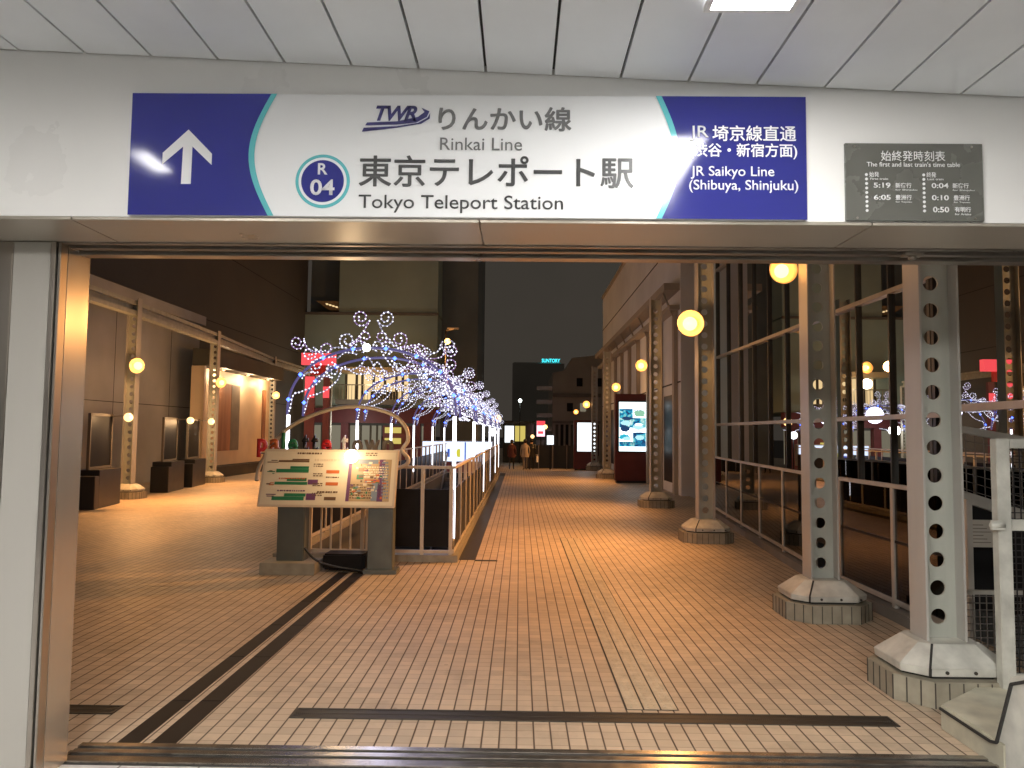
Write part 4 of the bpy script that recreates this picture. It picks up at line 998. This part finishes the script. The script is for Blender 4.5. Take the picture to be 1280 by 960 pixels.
def hoop(w, zb, zt, n=40): return [(w*math.cos(math.pi*(1-i/n)), zb+(zt-zb)*math.sin(math.pi*(1-i/n))**0.8) for i in range(n+1)]
def make_arch(first):
    t = thing('light_arch', 'x', 'light arch')
    k = random.Random(11)
    for y, w, zt in ((0.0, AW, AT), (0.75, AW, AT-0.06)):
        h = hoop(w, AB, zt); bm = bmesh.new()
        tube(bm, [(x, y, z) for x, z in h], 0.018, 8, 0)
        for i in range(2, len(h)-1, 5): octa(bm, (h[i][0], y-0.02, h[i][1]), 0.032, 1)
        obj('arch_hoop', bm, [e_hoop, e_ledblue], t)
    for y in ((0.0, 0.75)):
        for sgn in (-1, 1):
            A_ = 1 if y == 0 else 0.92
            curls = [(0.17, 3.25, 0.12, 1.5, [(0.14,3.05),(0.30,2.86)]), (0.37, 2.95, 0.115, 1.4, [(0.55,2.85),(0.66,2.76)]), (0.10, 2.99, 0.09, 1.2, [(0.2,2.93),(0.33,2.86)]),
                     (1.02, 2.90, 0.105, 1.45, [(0.86,2.80),(0.66,2.77)]), (0.62, 2.82, 0.11, 1.2, [(0.74,2.68),(0.84,2.60)]), (0.78, 2.60, 0.10, 1.3, [(0.9,2.5),(0.98,2.42)])]
            if sgn > 0:
                curls += [(1.06, 2.62, 0.10, 1.4, [(1.0,2.48),(1.03,2.36)]), (1.22, 2.42, 0.09, 1.4, [(1.12,2.34),(1.10,2.24)]), (1.28, 2.18, 0.085, 1.3, [(1.2,2.08),(1.14,2.02)]),
                          (0.92, 2.36, 0.10, 1.3, [(1.02,2.28),(1.10,2.2)]), (0.86, 2.14, 0.085, 1.2, [(0.98,2.06),(1.1,2.0)]), (0.52, 2.62, 0.09, 1.2, [(0.62,2.55),(0.75,2.66)]), (1.02, 2.08, 0.075, 1.2, [(1.08,2.0),(1.12,1.95)])]
            if y > 0: curls = curls[1:3]+curls[3::2]
            for cx, cz_, r, tn, tail in curls:
                if y > 0: cx += k.uniform(-0.09, 0.09); cz_ += k.uniform(-0.12, 0.05)
                cx *= sgn; tail = [(sgn*a, b) for a, b in tail]
                a_end = math.atan2(tail[0][1]-cz_, tail[0][0]-cx)-sgn*1.1
                sp_ = spiral(cx, cz_, r, tn, a_end, -sgn)
                yo = y+k.uniform(-0.10, 0.10)
                bm = bmesh.new(); string(bm, smooth(sp_[::2]+tail, 4), yo); obj('curl_string', bm, [k.choice((e_ledwire, e_ledwire, e_ledwire2)), e_led], t)
        # swags and leg strings
        bm = bmesh.new(); string(bm, smooth([(-0.55,2.64),(-0.42,2.56),(-0.28,2.54),(-0.16,2.60),(-0.08,2.72),(0.0,2.62),(0.05,2.53),(0.2,2.53)]), y); obj('swag_string', bm, [e_ledwire, e_led], t)
        bm = bmesh.new(); string(bm, smooth([(-0.60,2.60),(-0.64,2.48),(-0.70,2.40),(-0.82,2.30),(-0.95,2.24),(-1.06,2.2),(-1.09,2.08),(-1.12,1.97)]), y); obj('leg_string', bm, [e_ledwire, e_led], t)
        bm = bmesh.new(); string(bm, smooth([(0.14,2.74),(0.24,2.62),(0.36,2.56),(0.5,2.6),(0.62,2.5),(0.72,2.36),(0.86,2.26),(0.98,2.24),(1.08,2.12),(1.13,1.98)]), y); obj('leg_string', bm, [e_ledwire, e_led], t)
    # strings running back to the next arch
    for (x, z) in ((0.95, 2.5), (0.55, 2.78), (1.13, 2.0)):
        bm = bmesh.new(); pts = [(x+0.06*math.sin(i*0.8), z-0.10*math.sin(math.pi*i/16), i*0.125) for i in range(17)]
        string(bm, pts, 0.75, 0.05); obj('link_string', bm, [e_ledwire, e_led], t)
    for sgn in (-1, 1):
        bm = bmesh.new(); tube(bm, [(sgn*1.125,0.0,0.30 if sgn > 0 else 0.55),(sgn*1.125,0.0,AB)], 0.024, 10, 0); obj('led_pole', bm, e_tube, t)
        bm = bmesh.new(); tube(bm, [(sgn*1.125,0.0,0.10),(sgn*1.125,0.0,0.30 if sgn > 0 else 0.55)], 0.018, 10, 0); obj('pole_foot', bm, m_rail, t)
    return t
arch0 = make_arch(True)
ads = [(10.3,'nearest white light arch with curly spirals over the front of the stairwell'),(14.7,'second white light arch from the front over the stairwell'),(18.6,'third white light arch over the stairwell'),
       (22.6,'fourth white light arch over the stairwell'),(27.5,'fifth white light arch over the stairwell'),(31.8,'farthest white light arch at the end of the stairwell')]
arches = [arch0]+[copy_tree(arch0) for _ in ads[1:]]
for i, (o, (y, lb)) in enumerate(zip(arches, ads)):
    o.location = (-2.0, y, 0); o['label'] = lb; o['group'] = 'illuminated arches over the stairwell'
    point(o, (0.1, 0.4, 2.5), 22, (0.72, 0.72, 1.0), 0.3, 'string_glow')
bm = bmesh.new(); ball(bm, (-0.08, -0.04, 2.84), 0.055, 16); obj('crown_lamp', bm, emit('cold crown lamp', (0.9, 1.0, 0.98), 12, False), arch0)

# ------------------------------------------------------------------ map board
mb = thing('map_board', 'cream tilted information map board on two grey posts', 'map board', (-2.32, 9.25, 0))
def tilt(bm):   # lean the board back about its lower edge
    for v in bm.verts:
        z = v.co.z-0.79; v.co.y += z*0.36; v.co.z = 0.79+z*0.97
    return bm
bm = bmesh.new(); box(bm, -0.83, 0.83, -0.035, 0.02, 0.79, 1.50); obj('board', tilt(bm), m_frame, mb, 0.008)
bm = bmesh.new(); box(bm, -0.80, 0.80, -0.039, -0.036, 0.82, 1.47); obj('face', tilt(bm), m_board, mb)
def bpx(px, py): return (-0.83+(px-325-(637-py)*0.06)/168*1.66, 0.79+(637-py)/72*0.71)
def strip(items, m, y=-0.0405):
    bm = bmesh.new()
    for a, b, c, d in items:
        x0, z1 = bpx(a, c); x1, z0 = bpx(b, d); box(bm, x0, x1, y-0.001, y, z0, z1)
    obj('print', tilt(bm), m, mb)
def scribble(a, b, c, d, n, m, seed):
    r_ = random.Random(seed); it = []
    for k in range(n):
        yy = c+(d-c)*k/n; x = a
        while x < b:
            w = r_.uniform(1.0, 3.2); it.append((x, min(b, x+w), yy, yy+(d-c)/n*0.55)); x += w+r_.uniform(0.5, 1.6)
    strip(it, m, -0.042)
strip([(348,386,579,581.5),(365,386,577.3,578.8)], m_brownp)
strip([(346,386,590,594.5),(363,386,586.5,589.8),(345,385,606,609.5),(360,384,601,605),(343,382,624,628.5),(358,384,620,623.8)], m_green)
strip([(386,398,603,609),(385,396,620,628)], m_purple)
strip([(408,424,591,595),(408,423,606,610)], m_orange)
strip([(407,421,624,628),(337,341,592,594),(335,340,608,609.5)], m_brownp)
strip([(436,486,577,629)], m_tan); 
strip([(448,472,577.5,582.5),(465,475,606,628)], m_bluegrey, -0.0415)
strip([(446,454,596,602)], m_green, -0.0418); strip([(456,474,602,606.5),(448,458,588,592)], m_orange, -0.0418)
strip([(474,478,577,629),(436,437,577,629)], m_purple, -0.0415)
scribble(371, 401, 569, 573, 1, m_brownp, 3); scribble(456, 471, 568.5, 573.5, 2, m_brownp, 4)
scribble(438, 464, 608, 627, 6, m_brownp, 5); scribble(455, 484, 586, 601, 5, m_board, 6); scribble(477, 485, 580, 627, 12, m_bluegrey, 7)
scribble(350, 384, 601, 604, 1, m_orange, 8); scribble(408, 424, 599, 602, 1, m_brownp, 9); scribble(398, 423, 617, 621, 1, m_brownp, 10); scribble(349, 383, 616, 619, 1, m_purple, 12)
scribble(393, 424, 577, 582, 1, m_frame, 13)
r9 = random.Random(21)      # little blocks of the printed street map, and pictogram rows
for m in (m_bluegrey, m_green, m_orange, m_brownp, m_board, m_purple, m_frame):
    strip([(a, a+r9.uniform(1.0, 5.5), c, c+r9.uniform(0.8, 3.0)) for a, c in ((r9.uniform(438, 479), r9.uniform(578, 625)) for _ in range(9))], m, -0.0428-0.0004*r9.random())
for k, m in enumerate((m_brownp, m_green, m_orange, m_purple)):
    strip([(331+r9.uniform(0, 12), 334+r9.uniform(9, 14), 579+k*14+j*2.2, 580+k*14+j*2.2) for j in range(2)], m, -0.0424)
    scribble(392, 404, 583+k*12, 588+k*12, 2, m_brownp, 40+k)
for x0, x1 in ((-0.60, -0.27), (0.50, 0.80)):
    bm = bmesh.new(); box(bm, x0, x1, 0.05, 0.27, 0.02, 1.0); obj('post', bm, m_post, mb, 0.012)
bm = bmesh.new(); box(bm, -0.745, -0.09, -0.12, 0.32, 0.0, 0.14); obj('plinth', bm, m_plinth, mb, 0.006)
bm = bmesh.new(); box(bm, 0.46, 0.86, 0.0, 0.30, 0.0, 0.05); obj('foot_plate', bm, m_post, mb, 0.006)
bm = bmesh.new(); box(bm, -0.05, 0.46, 0.10, 0.42, 0.03, 0.22); obj('equipment_box', bm, m_dark, mb, 0.02)
bm = bmesh.new(); tube(bm, smooth([(-0.25,0.02,0.30),(-0.12,-0.02,0.18),(0.05,0.02,0.10),(0.3,0.05,0.05),(0.5,0.02,0.03)]), 0.014, 8); obj('cable', bm, m_black, mb)
gl = thing('globe_lamp', 'round glowing lamp on the top edge of the map board', 'lamp', (-2.06, 9.42, 1.40))
bm = bmesh.new(); ball(bm, (0,-0.02,0.0), 0.085, 24); obj('globe', bm, emit('white hot globe', (1.0, 0.82, 0.55), 7, False), gl)
bm = bmesh.new(); tube(bm, [(0,0.06,0.03),(0,0.16,0.07)], 0.02, 8); obj('arm', bm, m_steel, gl)
point(gl, (0.0,-0.35,0.12), 14, (1.0,0.70,0.40), 0.09)
# dark box left of the board post
# ------------------------------------------------------------------ palette shaped gateway sign
pg = thing('gateway_sign', 'palette shaped outline sign with coloured letters behind the map board', 'sign', (-2.42, 9.95, 0))
bm = bmesh.new()
out = smooth([(-0.99,1.05),(-0.93,1.30),(-0.62,1.72),(-0.15,1.96),(0.30,2.03),(0.72,1.95),(0.93,1.78),(0.97,1.60),(0.90,1.47),(0.98,1.36),(0.95,1.28),(0.80,1.22)], 6)
tube(bm, [(x,0,z) for x, z in out], 0.026, 10, 0); obj('outline_tube', bm, fm, pg)
bm = bmesh.new(); bar(bm, (-0.99,0,1.41), (0.84,0,1.41), 0.03, 0.02); obj('letter_bar', bm, m_steel, pg)
for x in (-0.48, 0.72):
    bm = bmesh.new(); tube(bm, [(x,0.0,0),(x,0.0,1.41)], 0.025, 8); obj('post', bm, m_post, pg)
ltr = [('p',329,341,m_red,1),('a',345,357,m_orange,0),('l',360,364,m_green,2),('e',368,380,m_green,0),('t',386,394,m_black,3),('t',398,406,m_black,3),('e',411,423,m_red,0),
       ('t',436,444,m_letw,3),('o',450,463,m_brown,0),('w',465,485,m_brown,0),('n',488,502,m_brown,0)]
for ch, a, b, m, kd in ltr:
    x0 = (a-330)/98.0-0.985+0.02; x1 = (b-330)/98.0-0.985+0.02
    z0, z1 = {0: (1.43, 1.60), 1: (1.36, 1.60), 2: (1.43, 1.68), 3: (1.43, 1.66)}[kd]
    me = text_mesh(ch, x0, x1, z0, z1, -0.02, 0.03, 0.05); obj('letter', me, m, pg)

# ------------------------------------------------------------------ people
def person(lb, x, y, z, rz, coat, trousers, hair, h=1.62, bag=None, stride=0.12):
    root = thing('person', lb, 'person', (x, y, z), rz, 'people at the far end'); k = h/1.7
    V = []; Ed = []; Rr = []
    def v(p, r, par=None):
        V.append(tuple(c*k for c in p)); Rr.append(r*k); i = len(V)-1
        if par is not None: Ed.append((par, i))
        return i
    pel = v((0,0,0.95), 0.14); wa = v((0,0,1.12), 0.125, pel); ch = v((0,0,1.32), 0.15, wa); nk = v((0,0.01,1.46), 0.06, ch); hd_ = v((0,0.02,1.58), 0.095, nk); v((0,0.01,1.68), 0.075, hd_)
    for s in (-1, 1):
        hip = v((s*0.09,0,0.88), 0.10, pel); kn = v((s*0.10,s*stride*0.6+0.02,0.48), 0.065, hip); an = v((s*0.10,s*stride-0.03,0.09), 0.045, kn); v((s*0.11,s*stride+0.13,0.035), 0.035, an)
        sh = v((s*0.18,0,1.38), 0.06, ch); el = v((s*0.24,-0.03-s*0.05,1.10), 0.045, sh); ha = v((s*0.24,0.06-s*0.07,0.86), 0.035, el); v((s*0.235,0.09-s*0.07,0.78), 0.025, ha)
    me = bpy.data.meshes.new('body'); me.from_pydata(V, Ed, []); o = bpy.data.objects.new('body', me); C.objects.link(o)
    md = o.modifiers.new('s', 'SKIN'); o.modifiers.new('d', 'SUBSURF').levels = 1
    for i, sv in enumerate(me.skin_vertices[0].data): sv.radius = (Rr[i], Rr[i]*0.8); sv.use_root = (i == 0)
    bpy.context.view_layer.update()
    m2 = bpy.data.meshes.new_from_object(o.evaluated_get(bpy.context.evaluated_depsgraph_get())); bpy.data.objects.remove(o)
    skin = mat('skin', (0.45, 0.28, 0.19), 0.5, 0, 0)
    for m in (skin, coat, trousers, m_black): m2.materials.append(m)
    for f in m2.polygons:
        c = f.center; f.use_smooth = True
        f.material_index = 0 if c.z > 1.45*k or (c.z < 0.86*k and abs(c.x) > 0.19*k) else 1 if c.z > 0.9*k or abs(c.x) > 0.19*k else 3 if c.z < 0.10*k else 2
    b = obj('body', m2, skin, root)
    bm = bmesh.new(); ball(bm, (0,-0.01*k,1.625*k), 0.108*k, 14, 0, 1.1); obj('hair', bm, hair, root)
    bm = bmesh.new()      # coat skirt
    n = 16; prof = [(0.165,1.34),(0.155,1.15),(0.175,0.95),(0.20,0.72)]
    rg_ = [[bm.verts.new((r*1.15*k*math.cos(2*math.pi*i/n), r*0.85*k*math.sin(2*math.pi*i/n), zz*k)) for i in range(n)] for r, zz in prof]
    for a, b_ in zip(rg_, rg_[1:]):
        for i in range(n): bm.faces.new((a[i], a[(i+1)%n], b_[(i+1)%n], b_[i])).smooth = True
    bm.faces.new(rg_[0]); obj('coat', bm, coat, root)
    if bag:
        bm = bmesh.new(); prism(bm, [(-0.16,0.42),(0.16,0.42),(0.13,0.74),(-0.13,0.74)], 0.26, 0.36, 'x'); tube(bm, [(0.31,-0.07,0.74),(0.29,-0.03,0.83),(0.29,0.03,0.83),(0.31,0.07,0.74)], 0.012, 6)
        obj('bag', bm, bag, root, 0.01)
m_beigec = mat('beige coat', (0.42, 0.35, 0.27), 0.8, 0, 0.1, 6); m_hair = mat('black hair', (0.012, 0.01, 0.009), 0.5, 0, 0)
m_darkred = mat('dark red coat', (0.09, 0.025, 0.025), 0.8, 0, 0.1, 6)
person('person in a beige coat with dark hair walking away at the far end', 0.30, 40.0, -0.19, 0.2, m_beigec, mat('grey trousers', (0.2, 0.18, 0.16), 0.8, 0, 0), m_hair, 1.58, None)
person('person in a dark red coat at the far end beside the beige coated one', -0.40, 40.6, -0.21, -0.1, m_darkred, m_black, m_hair, 1.56, None)
person('person in dark clothes carrying a white bag at the far end', 0.66, 41.5, -0.25, 0.1, m_black, m_black, m_hair, 1.66, m_letw)
